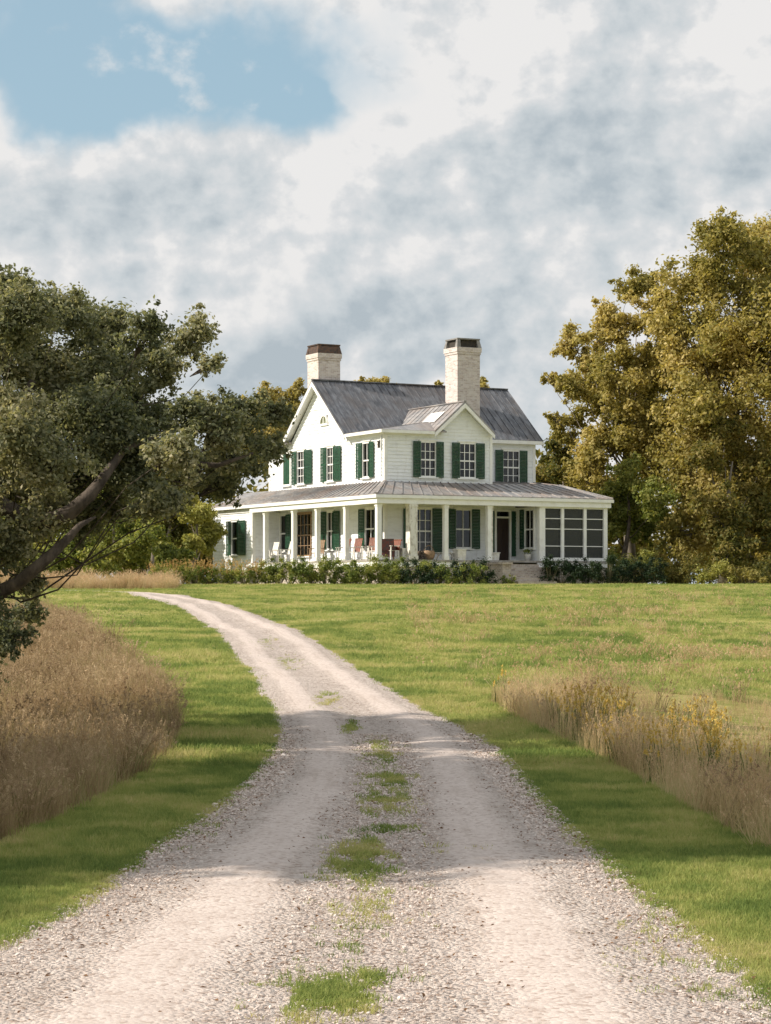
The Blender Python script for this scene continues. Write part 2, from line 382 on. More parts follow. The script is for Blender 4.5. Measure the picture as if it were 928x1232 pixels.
for i in range(len(Ls)-1):
    for j in range(NA-1): lf.append((i*NA+j, i*NA+j+1, (i+1)*NA+j+1, (i+1)*NA+j))
m, t, b = mat('pale_crushed_limestone'); P0 = pos(t)
uv = N(t, 'ShaderNodeUVMap'); uv.uv_map = 'lane'; sep = N(t, 'ShaderNodeSeparateXYZ'); t.links.new(uv.outputs[0], sep.inputs[0])
U = mathn(t, 'ADD', sep.outputs[0], mathn(t, 'MULTIPLY', mathn(t, 'SUBTRACT', noise(t, P0, .8, 3, .5), .5), .10))
tr1 = mrange(t, mathn(t, 'ABSOLUTE', mathn(t, 'SUBTRACT', U, .26)), .03, .13, 1, 0); tr2 = mrange(t, mathn(t, 'ABSOLUTE', mathn(t, 'SUBTRACT', U, .73)), .03, .13, 1, 0)
track = mathn(t, 'MAXIMUM', tr1, tr2)
vor = N(t, 'ShaderNodeTexVoronoi'); t.links.new(P0, vor.inputs['Vector']); vor.inputs['Scale'].default_value = 32
sepc = N(t, 'ShaderNodeSeparateColor'); t.links.new(vor.outputs['Color'], sepc.inputs[0])
stone = mixc(t, sepc.outputs[0], (.52, .44, .395), (.67, .60, .55))
brown = mathn(t, 'GREATER_THAN', sepc.outputs[1], .86)
stone = mixc(t, mathn(t, 'MULTIPLY', brown, .75), stone, (.20, .125, .085))
dirt = mrange(t, noise(t, P0, 3.2, 8, .75), .52, .66); big = mrange(t, noise(t, P0, .9, 5, .65), .4, .66)
stone = mixc(t, mathn(t, 'MULTIPLY', dirt, .40), stone, (.26, .185, .14))
stone = mixc(t, mathn(t, 'MULTIPLY', big, .3), stone, (.40, .33, .29))
dust = mixc(t, mrange(t, noise(t, P0, 11, 6, .7), .35, .7), (.61, .53, .49), (.50, .42, .38))
c = mixc(t, mathn(t, 'MULTIPLY', track, .5), stone, dust)
strk = N(t, 'ShaderNodeCombineXYZ'); t.links.new(mathn(t, 'MULTIPLY', sep.outputs[0], 22), strk.inputs[0]); t.links.new(mathn(t, 'MULTIPLY', sep.outputs[1], .35), strk.inputs[1])
c = mixc(t, mathn(t, 'MULTIPLY', mrange(t, noise(t, strk.outputs[0], 1.0, 4, .6), .5, .72), .35), c, (.33, .26, .21))
t.links.new(c, b.inputs['Base Color']); b.inputs['Roughness'].default_value = .9; b.inputs['Specular IOR Level'].default_value = .2
hgt = mathn(t, 'MULTIPLY', mathn(t, 'ADD', mathn(t, 'MULTIPLY', vor.outputs['Distance'], -1.0), noise(t, P0, 60, 3, .6)), mathn(t, 'SUBTRACT', 1.15, track))
bump(t, b, hgt, .9, .03)
lane = mesh_obj('gravel_driveway', lv, lf, m, smooth=True)
ul = lane.data.uv_layers.new(name='lane')
li = np.zeros(len(lane.data.loops), np.int32); lane.data.loops.foreach_get('vertex_index', li)
ul.data.foreach_set('uv', np.array(luv, np.float32)[li].ravel())
tag(lane, kind='structure')

# ---------------------------------------------------------------- scattered ground cover (each kind is one object)
src_cols = {}
def src(name, objs):
    c = bpy.data.collections.new(name)
    for o in objs:
        for cc in list(o.users_collection): cc.objects.unlink(o)
        c.objects.link(o)
    return c
def scatter(name, pts, rot, scl, vid, coll):
    n = len(pts); me = bpy.data.meshes.new(name); me.vertices.add(n); me.vertices.foreach_set('co', np.asarray(pts, np.float32).ravel())
    for an, ty, dat, key in (('rot', 'FLOAT_VECTOR', rot, 'vector'), ('scl', 'FLOAT_VECTOR', scl, 'vector'), ('vid', 'INT', vid, 'value')):
        at = me.attributes.new(an, ty, 'POINT'); at.data.foreach_set(key, np.asarray(dat, np.int32 if ty == 'INT' else np.float32).ravel())
    o = bpy.data.objects.new(name, me); COL.objects.link(o)
    ng = bpy.data.node_groups.new(name+'_nodes', 'GeometryNodeTree')
    ng.interface.new_socket('Geometry', in_out='INPUT', socket_type='NodeSocketGeometry'); ng.interface.new_socket('Geometry', in_out='OUTPUT', socket_type='NodeSocketGeometry')
    gi = ng.nodes.new('NodeGroupInput'); go = ng.nodes.new('NodeGroupOutput'); ip = ng.nodes.new('GeometryNodeInstanceOnPoints')
    ci = ng.nodes.new('GeometryNodeCollectionInfo'); ci.inputs['Collection'].default_value = coll; ci.inputs['Separate Children'].default_value = True; ci.inputs['Reset Children'].default_value = True
    def na(nm, ty):
        k = ng.nodes.new('GeometryNodeInputNamedAttribute'); k.data_type = ty; k.inputs['Name'].default_value = nm; return k.outputs[0]
    L = ng.links.new
    L(gi.outputs[0], ip.inputs['Points']); L(ci.outputs[0], ip.inputs['Instance']); ip.inputs['Pick Instance'].default_value = True
    L(na('vid', 'INT'), ip.inputs['Instance Index']); L(na('rot', 'FLOAT_VECTOR'), ip.inputs['Rotation']); L(na('scl', 'FLOAT_VECTOR'), ip.inputs['Scale'])
    L(ip.outputs[0], go.inputs[0])
    md = o.modifiers.new('scatter', 'NODES'); md.node_group = ng
    return tag(o, kind='stuff')
def blade_tuft(name, m, n, h, w, spread, lean, seed, heads=0, headmat=None):
    r = random.Random(seed); v = []; f = []; mi = []
    def add(pts, mt):
        b_ = len(v); v.extend(pts); f.append(tuple(range(b_, b_+len(pts)))); mi.append(mt)
    for i in range(n):
        a_ = r.uniform(0, 6.28); rr = spread*math.sqrt(r.random()); bx_, by_ = rr*math.cos(a_), rr*math.sin(a_)
        hh = h*r.uniform(.55, 1.15); la = r.uniform(0, 6.28); lx, ly = math.cos(la)*lean*hh*r.random(), math.sin(la)*lean*hh*r.random()
        fa = r.uniform(0, 6.28); wx, wy = math.cos(fa)*w/2*r.uniform(.7, 1.2), math.sin(fa)*w/2
        p0 = (bx_, by_); p1 = (bx_+lx*.35, by_+ly*.35); p2 = (bx_+lx, by_+ly)
        add([(p0[0]-wx, p0[1]-wy, -.01), (p0[0]+wx, p0[1]+wy, -.01), (p1[0]+wx*.8, p1[1]+wy*.8, hh*.55), (p1[0]-wx*.8, p1[1]-wy*.8, hh*.55)], 0)
        add([(p1[0]-wx*.8, p1[1]-wy*.8, hh*.55), (p1[0]+wx*.8, p1[1]+wy*.8, hh*.55), (p2[0], p2[1], hh)], 0)
        if heads and r.random() < heads:
            for k in range(7):
                q = r.uniform(.72, 1.08); c0 = Vector((p1[0]+(p2[0]-p1[0])*q, p1[1]+(p2[1]-p1[1])*q, hh*(.55+.45*q)))
                d1 = Vector((r.gauss(0, 1), r.gauss(0, 1), r.gauss(0, 1.3))).normalized()*w*3.2; d2 = Vector((r.gauss(0, 1), r.gauss(0, 1), r.gauss(0, 1))).normalized()*w*1.7
                add([tuple(c0-d1), tuple(c0+d2), tuple(c0+d1)], 1)
    o = mesh_obj(name, v, f, [m, headmat or m]); o.data.polygons.foreach_set('material_index', mi); return o

M['grass'] = inst_mat('grass_blades', [(.12, .19, .05), (.25, .32, .085), (.42, .44, .14), (.62, .54, .26)], .5, .45, .6)
M['drygrass'] = inst_mat('dry_grass_blades', [(.30, .23, .11), (.50, .38, .20), (.66, .52, .31), (.34, .34, .13)], .45, .5, .55)
M['seed'] = inst_mat('dry_seed_heads', [(.44, .29, .17), (.66, .48, .29), (.80, .64, .42)], .45, .5, .4)
M['darkseed'] = inst_mat('brown_seed_heads', [(.23, .155, .09), (.44, .32, .195), (.64, .50, .32)], .45, .5, .4)
M['browngrass'] = inst_mat('brown_grass_blades', [(.13, .10, .05), (.30, .21, .11), (.50, .38, .22), (.22, .24, .08)], .45, .6, .6)
M['weedleaf'] = inst_mat('weed_leaves', [(.12, .14, .05), (.26, .20, .10), (.40, .29, .17), (.18, .22, .07)], .4, .7, .5)
M['yellowflower'] = inst_mat('goldenrod', [(.55, .38, .08), (.68, .50, .14)], .3, .5, .4)
M['greenweed'] = inst_mat('green_weed', [(.05, .09, .015), (.10, .14, .03)], .3, .5, .4)

tallL = [gp(*p) for p in [(-420, 1130), (-150, 1060), (-40, 1030), (20, 1008), (70, 985), (118, 960), (158, 938), (192, 918), (212, 895), (214, 868), (196, 838), (168, 808), (135, 786), (105, 764), (80, 748), (50, 738), (-60, 735), (-300, 745), (-700, 780), (-900, 900)]]
tallR = [gp(*p) for p in [(586, 845), (625, 866), (680, 892), (740, 922), (800, 956), (850, 985), (900, 1010), (960, 1040), (1100, 1100), (1400, 1120), (1300, 960), (1050, 872), (928, 850), (860, 840), (780, 832), (700, 826), (640, 826)]]
lane_pts_in = lambda x, y: inside(lane_poly, x, y)
def band(d0, d1, dens, margin=.225, xoff=0):
    A = margin*(d1*d1-d0*d0)+2*2.6*(d1-d0); n = int(A*dens)
    y = np.sqrt(rng.uniform(d0*d0, d1*d1, n)); x = rng.uniform(-1, 1, n)*(margin*y+2.6)
    return x, y
def nz(x, y, s, seed=0):
    v = 0
    for k in range(4):
        a_ = 1.7*k+seed; v = v+np.sin(x*s*math.cos(a_)*(1+.37*k)+y*s*math.sin(a_)*(1+.29*k)+seed*3+k)*1.0
    return v/4
tuft_src = src('grass_sources', [blade_tuft('grass_tuft', M['grass'], 9, .055, .006, .045, .9, i) for i in range(4)])
X, Y, S = [], [], []
for d0, d1, dens, s in ((8, 17, 1500, .85), (17, 26, 850, 1.0), (26, 40, 330, 1.5), (40, 62, 120, 2.0), (62, 104, 42, 2.6)):
    x, y = band(d0, d1, dens); jx = .10*nz(x, y, 3.0, 2)+.05*nz(x, y, 9, 5)
    k = ~lane_pts_in(x+jx, y) & ~inside(tallL, x, y) & ~inside(tallR, x, y)
    k &= (nz(x, y, 1.1, 8)+rng.uniform(-1, 1, len(x))) > -1.15
    x, y = x[k], y[k]; X.append(x); Y.append(y); S.append(s*rng.uniform(.6, 1.25, len(x))*(1+.25*nz(x, y, .8, 4)))
# sparse tufts along the crown of the lane
for (px, py, rx, ry, n) in ((432, 1040, 30, 20, 1300), (440, 1022, 14, 10, 300), (465, 968, 26, 14, 700), (470, 942, 26, 8, 800), (458, 912, 22, 12, 450), (470, 1002, 26, 6, 160), (455, 895, 14, 6, 120), (421, 878, 9, 9, 240), (390, 845, 13, 10, 260), (340, 800, 22, 10, 230), (312, 775, 22, 8, 200), (395, 1205, 56, 26, 1500), (430, 1182, 40, 10, 300), (445, 1095, 48, 30, 240), (420, 1130, 30, 20, 120), (560, 1030, 60, 8, 30), (230, 1000, 40, 25, 120), (800, 1120, 50, 20, 150), (770, 1170, 60, 30, 120), (880, 1190, 60, 30, 220)):
    c0 = gp(px, py); ex = abs(gp(px+rx, py)[0]-c0[0]); ey = abs(gp(px, py-ry)[1]-gp(px, py+ry)[1])/2
    x = rng.normal(c0[0], ex*.55, n); y = rng.normal(c0[1], ey*.55, n); k = (nz(x*3, y*1.3, 3.6, px*.01)+.6*nz(x, y, 17, 3) + rng.uniform(-.35, .35, n)) > .02
    x, y = x[k], y[k]; X.append(x); Y.append(y); S.append(rng.uniform(.45, 1.05, len(x))*(1 if py > 1060 else 1.35))
# grass running out over the gravel edges
for E_ in (Ls, Rs):
    seg = E_[(E_[:, 1] > 8) & (E_[:, 1] < 75)]
    n = 22000; i = rng.integers(0, len(seg)-1, n); f_ = rng.random(n)[:, None]; p = seg[i]*(1-f_)+seg[i+1]*f_
    sgn = 1 if E_ is Ls else -1; off = np.abs(rng.normal(0, .085, n))*sgn
    x, y = p[:, 0]+off-sgn*.05, p[:, 1]; k = (nz(x, y, 3.1, 6)+rng.uniform(-.8, .8, n)) > .15
    X.append(x[k]); Y.append(y[k]); S.append(rng.uniform(.4, .9, k.sum())*np.clip(y[k]/22, 1, 2.5))
X, Y, S = map(np.concatenate, (X, Y, S)); n = len(X)
onlane = lane_pts_in(X, Y)
pts = np.stack([X, Y, hz(X, Y)+np.where(onlane, .02, -.003)], 1); rot = np.stack([rng.normal(0, .15, n), rng.normal(0, .15, n), rng.uniform(0, 6.28, n)], 1)
scatter('grass', pts, rot, np.stack([S, S, S*rng.uniform(.6, 1.2, n)*np.where(onlane, .7, 1)*np.clip(1.25-Y/90, .5, 1)], 1), rng.integers(0, 4, n), tuft_src)
print('grass', n)
# tall dry grass
th = src('tall_grass_sources', [blade_tuft('dry_tuft', M['browngrass'], 20, .62, .0065, .16, .6, 30+i, .42, M['darkseed']) for i in range(4)])
th2 = src('pale_grass_sources', [blade_tuft('dry_tuft', M['drygrass'], 20, .62, .0065, .16, .6, 40+i, .42, M['seed']) for i in range(4)])
def fill(poly, dens, pad=0):
    P_ = np.array(poly); x0, y0 = P_.min(0); x1, y1 = P_.max(0); x0 = max(x0, -17); x1 = min(x1, 16); y1 = min(y1, 75)
    n = int((x1-x0)*(y1-y0)*dens); x = rng.uniform(x0, x1, n); y = rng.uniform(y0, y1, n); k = inside(poly, x, y) & (np.abs(x) < .22*y+2); return x[k], y[k]
def tall(name, poly, dens, coll, hmul, falloff=False):
    x, y = fill(poly, dens); k = (nz(x, y, 1.3, 3)+rng.uniform(-1, 1, len(x))) > -1.2; x, y = x[k], y[k]; n = len(x)
    if falloff:
        near = np.array([gp(*p) for p in [(586, 845), (680, 892), (800, 956), (900, 1010), (1100, 1100)]])
        yn = np.interp(x/y, near[:, 0]/near[:, 1], near[:, 1]); fd = np.clip((y-yn)/15, 0, 1); k = rng.random(n) > fd*.6; x, y, fd = x[k], y[k], fd[k]; n = len(x); hmul = hmul*(1.05-.5*fd)
    s = hmul*rng.uniform(.5, 1.15, n)*(1+.34*nz(x, y, .9, 7)+.25*nz(x, y, 2.6, 2))
    rot = np.stack([rng.normal(0, .12, n), rng.normal(0, .12, n), rng.uniform(0, 6.28, n)], 1)
    return scatter(name, np.stack([x, y, hz(x, y)-.01], 1), rot, np.stack([s, s, s], 1), rng.integers(0, 4, n), coll)
tall('tall_brown_grass', tallL, 36, th, .76)
tall('tall_straw_grass', tallR, 40, th2, .66, True)
weeds = src('dry_weed_sources', [blade_tuft('dry_weed', M['weedleaf'], 26, .75, .014, .17, .8, 90+i, .9, M['darkseed']) for i in range(4)])
x1_, y1_ = fill(tallL, 3.2); x2_, y2_ = fill(tallR, 1.6); x = np.concatenate([x1_, x2_]); y = np.concatenate([y1_, y2_])
k = (nz(x, y, 1.4, 12)+rng.uniform(-.6, .6, len(x))) > .05; x, y = x[k], y[k]; n = len(x); s = rng.uniform(.5, 1.05, n)*np.where(x > 0, .66, .88)
scatter('dry_weeds', np.stack([x, y, hz(x, y)], 1), np.stack([rng.normal(0, .15, n), rng.normal(0, .15, n), rng.uniform(0, 6.28, n)], 1), np.stack([s, s, s*.9], 1), rng.integers(0, 4, n), weeds)
# goldenrod in the right-hand strip and rough clumps over the meadow
gold = src('goldenrod_sources', [blade_tuft('weed', M['greenweed'], 9, .50, .010, .10, .3, 60+i, 1.0, M['yellowflower']) for i in range(3)])
x, y = fill(tallR, 12); gc = gp(745, 918); gc2 = gp(690, 885); w_ = np.exp(-((x-gc[0])/1.6)**2-((y-gc[1])/2.6)**2)+.7*np.exp(-((x-gc2[0])/1.0)**2-((y-gc2[1])/2.0)**2)
k = rng.random(len(x)) < w_*.6; x, y = x[k], y[k]; n = len(x); s = rng.uniform(.8, 1.15, n)
scatter('goldenrod', np.stack([x, y, hz(x, y)], 1), np.stack([rng.normal(0, .1, n), rng.normal(0, .1, n), rng.uniform(0, 6.28, n)], 1), np.stack([s, s, s], 1), rng.integers(0, 3, n), gold)
x, y = band(33, 98, 12); k = ~lane_pts_in(x, y) & ~inside(tallL, x, y) & ~inside(tallR, x, y) & (x > .01*y)
px_ = CX+F*x/y
wgt = np.exp(-((x-11)/8)**2-((y-50)/11)**2)*1.3+.30*np.exp(-((y-68)/18)**2)
k &= (rng.random(len(x)) < wgt*(.35+1.1*nz(x, y, .5, 9)+.4*nz(x, y, 1.7, 4))); x, y = x[k], y[k]; n = len(x); s = rng.uniform(.35, .8, n)
mead = src('meadow_sources', [blade_tuft('meadow_tuft', M['drygrass' if i % 3 == 0 else 'grass'], 22, .45, .014, .25, .8, 70+i, .2, M['seed']) for i in range(5)])
scatter('meadow_grass', np.stack([x, y, hz(x, y)], 1), np.stack([rng.normal(0, .15, n), rng.normal(0, .15, n), rng.uniform(0, 6.28, n)], 1), np.stack([s, s, s*.8], 1), rng.integers(0, 5, n), mead)
# straw-coloured fringe beyond the lane
x = rng.uniform(-19, -9.2, 2600); y = rng.uniform(96, 101, 2600); n = len(x); s = rng.uniform(.5, 1.9, n)*(.8+.5*nz(x*2, y*2, 1.0, 3))
scatter('straw_grass_fringe', np.stack([x, y, hz(x, y)], 1), np.stack([rng.normal(0, .1, n), rng.normal(0, .1, n), rng.uniform(0, 6.28, n)], 1), np.stack([s, s, s*.62], 1), rng.integers(0, 4, n), th2)
# loose stones and dead leaves on the lane
def pebble(name, m, seed):
    r = random.Random(seed); b_ = MB(); ring = []
    vs = []
    for k, (zz, rr) in enumerate(((-.35, .6), (0.05, 1.0), (.42, .62))):
        for j in range(6):
            a_ = j*1.047+r.uniform(-.2, .2); q = rr*r.uniform(.75, 1.15); vs.append((q*math.cos(a_), q*math.sin(a_)*.8, zz*r.uniform(.8, 1.2)))
    fs = [(k*6+j, k*6+(j+1) % 6, (k+1)*6+(j+1) % 6, (k+1)*6+j) for k in range(2) for j in range(6)]+[(12, 13, 14, 15, 16, 17), (5, 4, 3, 2, 1, 0)]
    return mesh_obj(name, vs, fs, m)
M['pebble'] = inst_mat('limestone_pebbles', [(.34, .24, .18), (.57, .48, .425), (.65, .57, .52), (.72, .65, .60)], 0.0, 6, .2, .85)
M['deadleaf'] = inst_mat('dead_leaves', [(.14, .075, .04), (.26, .15, .08)], .2, 6, .2, .8)
peb = src('pebble_sources', [pebble('pebble', M['pebble'], i) for i in range(5)])
x, y = band(8.5, 30, 1100, .22); u_k = lane_pts_in(x, y); x, y = x[u_k], y[u_k]
cxl = np.interp(y, Ls[:, 1], Ls[:, 0]); cxr = np.interp(y, Rs[:, 1], Rs[:, 0]); ua = (x-cxl)/(cxr-cxl)
wt_ = np.minimum(np.abs(ua-.26), np.abs(ua-.73)); k = rng.random(len(x)) < np.clip(.22+wt_*4, 0, .85); x, y = x[k], y[k]; n = len(x)
s = rng.lognormal(0, .4, n)*.0064*np.clip(y/14, .9, 1.6)
scatter('loose_gravel', np.stack([x, y, hz(x, y)+.030], 1), rng.uniform(0, 6.28, (n, 3))*np.array([.1, .1, 1]), np.stack([s, s, s*.8], 1), rng.integers(0, 5, n), peb)
print('stones', n)
dl = []
for i in range(3):
    r = random.Random(i); dl.append(mesh_obj('dead_leaf', [(-1, 0, .1), (0, -.6, .35), (1, 0, 0), (0, .6, .3+.1*i)], [(0, 1, 2), (0, 2, 3)], M['deadleaf']))
dls = src('dead_leaf_sources', dl)
x, y = band(8.5, 32, 60, .22); k = lane_pts_in(x, y); x, y = x[k], y[k]
cxl = np.interp(y, Ls[:, 1], Ls[:, 0]); cxr = np.interp(y, Rs[:, 1], Rs[:, 0]); ua = (x-cxl)/(cxr-cxl)
k = (nz(x, y, 3.0, 1)+rng.uniform(-.8, .8, len(x)) + 2.2*np.abs(ua-.5)) > .55; x, y = x[k], y[k]; n = len(x); s = rng.uniform(.007, .019, n)
scatter('dead_leaves', np.stack([x, y, hz(x, y)+.040], 1), np.stack([rng.normal(0, .3, n), rng.normal(0, .3, n), rng.uniform(0, 6.28, n)], 1), np.stack([s, s, s], 1), rng.integers(0, 3, n), dls)

# ---------------------------------------------------------------- the farmhouse
# house frame: u along the front, v back into the house, z up (absolute); origin at the porch corner
GZ = 2.48; FZ = 3.68; HR = R(28); HX, HYY = -.32, 108.0
OFF = (0, 0, GZ)
house = empty('farmhouse', (HX, HYY, GZ), HR, 'two-storey white clapboard farmhouse with green shutters, two brick chimneys and a wrap-around porch', 'house')
def hb(): return MB(OFF)
def h2w(u, v): return (HX+u*math.cos(HR)-v*math.sin(HR), HYY+u*math.sin(HR)+v*math.cos(HR))
A_, B_ = 1.6, 2.4            # inner corner of the walls
VM, VR, VB, VE = 6.32, 9.73, 13.14, 15.8    # main front wall, ridge, back wall, rear wing end
UR = 12.7; UW = 7.7; ZE = 10.12; ZR = 13.1
# wall frames: origin, direction along wall, outward normal
W_front = (A_, B_, 1, 0, 0, -1); W_left = (A_, 0, 0, 1, -1, 0); W_main = (0, VM, 1, 0, 0, -1); W_room = (0, 0, 0, 1, -1, 0)
def siding(mb, wf, a0, a1, z0, z1, openings=(), top=None, exp=.175):
    """lapped boards; openings (a0,a1,z0,z1) are left out; top(z) -> (lo, hi) clips a gable"""
    r = random.Random(int((a0+a1+z0)*100)); z = z0
    while z < z1-.01:
        zt = min(z+exp, z1); iv = [(a0, a1, a0, a1)]
        if top:
            l0, h0 = top(z); l1, h1 = top(zt)
            if h0-l0 < .05: break
            iv = [(max(a0, l0), min(a1, h0), max(a0, l1), max(min(a1, h1), max(a0, l1)+.01))]
        for (o0, o1, oz0, oz1) in openings:
            if oz0 < zt-.02 and oz1 > z+.02:
                nv = []
                for (p0, p1, q0, q1) in iv:
                    if o1 <= p0 or o0 >= p1: nv.append((p0, p1, q0, q1)); continue
                    if o0 > p0: nv.append((p0, o0, q0, o0))
                    if o1 < p1: nv.append((o1, p1, o1, q1))
                iv = nv
        for (p0, p1, q0, q1) in iv:
            # split into board lengths with small irregularities
            cuts = [0.0]
            while True:
                cnx = cuts[-1]+r.uniform(2.2, 4.2)/max(p1-p0, .1)
                if cnx > .85: break
                cuts.append(cnx)
            cuts.append(1.0)
            for i in range(len(cuts)-1):
                j = r.uniform(-.004, .006); dz_ = r.uniform(-.004, .004)
                b0 = p0+(p1-p0)*cuts[i]; b1 = p0+(p1-p0)*cuts[i+1]-(.004 if i < len(cuts)-2 else 0); c0 = q0+(q1-q0)*cuts[i]; c1 = q0+(q1-q0)*cuts[i+1]
                P = lambda a, d, zz: (wf[0]+wf[2]*a+wf[4]*d, wf[1]+wf[3]*a+wf[5]*d, zz)
                mb.hexa([P(b0, -.02, z), P(b1, -.02, z), P(b1, .038+j, z+dz_), P(b0, .038+j, z+dz_*.5), P(c0, -.02, zt), P(c1, -.02, zt), P(c1, .008, zt+.004), P(c0, .008, zt+.004)])
        z = zt
wins = []
def window(wf, a0, a1, z0, z1, shut=(None, None), cur=None, panes=(3, 4), lab=None, frm='trim', fr=.10):
    """sash window: frame with muntins, pane, sill, shutters, curtain"""
    e = hb(); t_ = fr
    e.wbox(wf, a0-t_, a0, -.10, .075, z0-.02, z1+t_); e.wbox(wf, a1, a1+t_, -.10, .075, z0-.02, z1+t_); e.wbox(wf, a0, a1, -.10, .072, z1, z1+t_); e.wbox(wf, a0, a1, -.10, .068, z0-.02, z0+.05)
    e.wbox(wf, a0-t_-.03, a1+t_+.03, .0, .11, z1+t_, z1+t_+.05)
    zm = (z0+z1)/2; e.wbox(wf, a0, a1, -.03, .035, zm-.035, zm+.035)
    nx_, nz_ = panes
    for i in range(1, nx_):
        x_ = a0+(a1-a0)*i/nx_; e.wbox(wf, x_-.018, x_+.018, -.012, .018, z0+.05, z1)
    for i in range(1, nz_):
        if i*2 == nz_: continue
        q = z0+(z1-z0)*i/nz_; e.wbox(wf, a0, a1, -.010, .016, q-.015, q+.015)
    w = e.build('window', M[frm], house)
    if lab: w['label'] = lab
    hb().wbox(wf, a0, a1, -.030, -.022, z0, z1).build('pane', M['glass'], w)
    hb().wbox(wf, a0-t_-.05, a1+t_+.05, .0, .15, z0-.08, z0-.02).build('sill', M['trim'], w)
    for side, sw in zip((-1, 1), shut):
        if not sw: continue
        s_ = hb(); 
        if side < 0: s1 = a0-t_*.4; s0 = s1-sw
        else: s0 = a1+t_*.4; s1 = s0+sw
        f_ = .05; dd = .085
        s_.wbox(wf, s0, s0+f_, dd, dd+.045, z0-.03, z1+.06); s_.wbox(wf, s1-f_, s1, dd, dd+.045, z0-.03, z1+.06)
        for q in (z0-.03, (z0+z1)/2-.03, z1): s_.wbox(wf, s0+f_, s1-f_, dd+.002, dd+.042, q, q+.06)
        q = z0+.05
        while q < z1-.03:
            P = lambda a, d, zz: (wf[0]+wf[2]*a+wf[4]*d, wf[1]+wf[3]*a+wf[5]*d, zz)
            s_.hexa([P(s0+f_, dd+.002, q+.02), P(s1-f_, dd+.002, q+.02), P(s1-f_, dd+.036, q), P(s0+f_, dd+.036, q), P(s0+f_, dd+.002, q+.065), P(s1-f_, dd+.002, q+.065), P(s1-f_, dd+.036, q+.045), P(s0+f_, dd+.036, q+.045)]); q += .075
        s_.build('shutter', M['green'], w)
    if cur:
        cm, c0, c1 = cur; cb = hb(); n_ = 22
        pts = []
        for i in range(n_+1):
            a = a0+(a1-a0)*(c0+(c1-c0)*i/n_); d = -.14-.025*math.sin(i*1.9)
            for zz in (z0, z1): pts.append((wf[0]+wf[2]*a+wf[4]*d, wf[1]+wf[3]*a+wf[5]*d, zz))
        cb.poly(pts, [(2*i, 2*i+2, 2*i+3, 2*i+1) for i in range(n_)]); cb.build('curtain', M[cm], w, recalc=False)
    return w
LZ0, LZ1, UZ0, UZ1 = 4.32, 6.22, 7.86, 9.56
# openings: lists per wall (a0,a1,z0,z1)
front_low = [(3.25, 4.20, LZ0-.25, LZ1), (5.62, 6.48, LZ0, LZ1), (7.99, 8.75, FZ, 6.22)]
front_up = [(3.61, 4.42, UZ0, UZ1), (5.85, 6.72, UZ0, UZ1)]
left_low = [(3.35, 4.37, LZ0, LZ1), (7.95, 8.65, LZ0, LZ1), (10.62, 12.33, FZ+.35, LZ1), (15.1-.15, 15.78, LZ0+.1, LZ1)]
left_low[3] = (13.6, 14.35, LZ0, LZ1)
left_up = [(3.92, 4.64, UZ0, UZ1), (7.9, 8.66, UZ0, UZ1), (11.32, 12.2, UZ0, UZ1), (13.15, 13.95, UZ0, UZ1)]
main_up = [(10.74, 11.70, UZ0, UZ1)]
room_low = [(16.4, 17.2, 4.15, 5.95)]
sb = hb()
shift = lambda ops, k: [(o[0]-k, o[1]-k, o[2], o[3]) for o in ops]
siding(sb, W_front, 0, 9.12-A_, FZ, 7.0, shift(front_low, A_))
siding(sb, W_front, 0, UW-A_, 7.0, ZE, shift(front_up, A_))
siding(sb, W_left, B_, VE, FZ, 7.0, left_low)
siding(sb, W_left, B_, VE, 7.0, ZE-.05, left_up)
gt = lambda z: (VR-(ZR-.12-z)/.87, VR+(ZR-.12-z)/.87)
siding(sb, W_left, VM-.3, VB+.3, ZE-.05, ZR-.1, [(8.64, 9.40, 10.86, 11.18)], gt)
siding(sb, W_main, UW, UR, 7.0, ZE, main_up)
gs = 1.4/1.6; GU = 5.95; GA = 11.60
siding(sb, (0, B_, 1, 0, 0, -1), 4.2, 7.7, ZE, GA-.05, (), lambda z: (GU-(GA-.1-z)/gs, GU+(GA-.1-z)/gs))
W_rl = (0, 14.5, 0, 1, -1, 0)
siding(sb, W_room, 14.5, 19.7, FZ-.35, 6.45, room_low)
siding(sb, (0, 14.5, 1, 0, 0, -1), 0.02, A_-.02, FZ, 6.45)
siding(sb, (9.12, 0, 0, 1, -1, 0), 0.1, B_, FZ, 6.40, [(.55, 1.35, LZ0, LZ1)])
# sides and back seen only from elsewhere
siding(sb, (UR, 0, 0, 1, 1, 0), VM, VB, FZ, ZE)
siding(sb, (UR, 0, 0, 1, 1, 0), VM-.3, VB+.3, ZE, ZR-.1, (), gt)
siding(sb, (UW, 0, 0, 1, 1, 0), B_, VM, 7.0, ZE)
siding(sb, (0, VB, 1, 0, 0, 1), 5.0, UR, FZ, ZE)
siding(sb, (0, VE, 1, 0, 0, 1), A_, 5.0, FZ, ZE-.1); siding(sb, (5.0, 0, 0, 1, 1, 0), VB, VE, FZ, ZE-.1)
siding(sb, (0, 19.7, 1, 0, 0, 1), 0.02, 4.0, FZ-.35, 6.45); siding(sb, (4.0, 0, 0, 1, 1, 0), VE, 19.7, FZ-.35, 6.45)
siding(sb, (9.12, 0, 0, 1, 1, 0), B_, VM, FZ, 7.0)
sb.build('wall', M['white'], house)
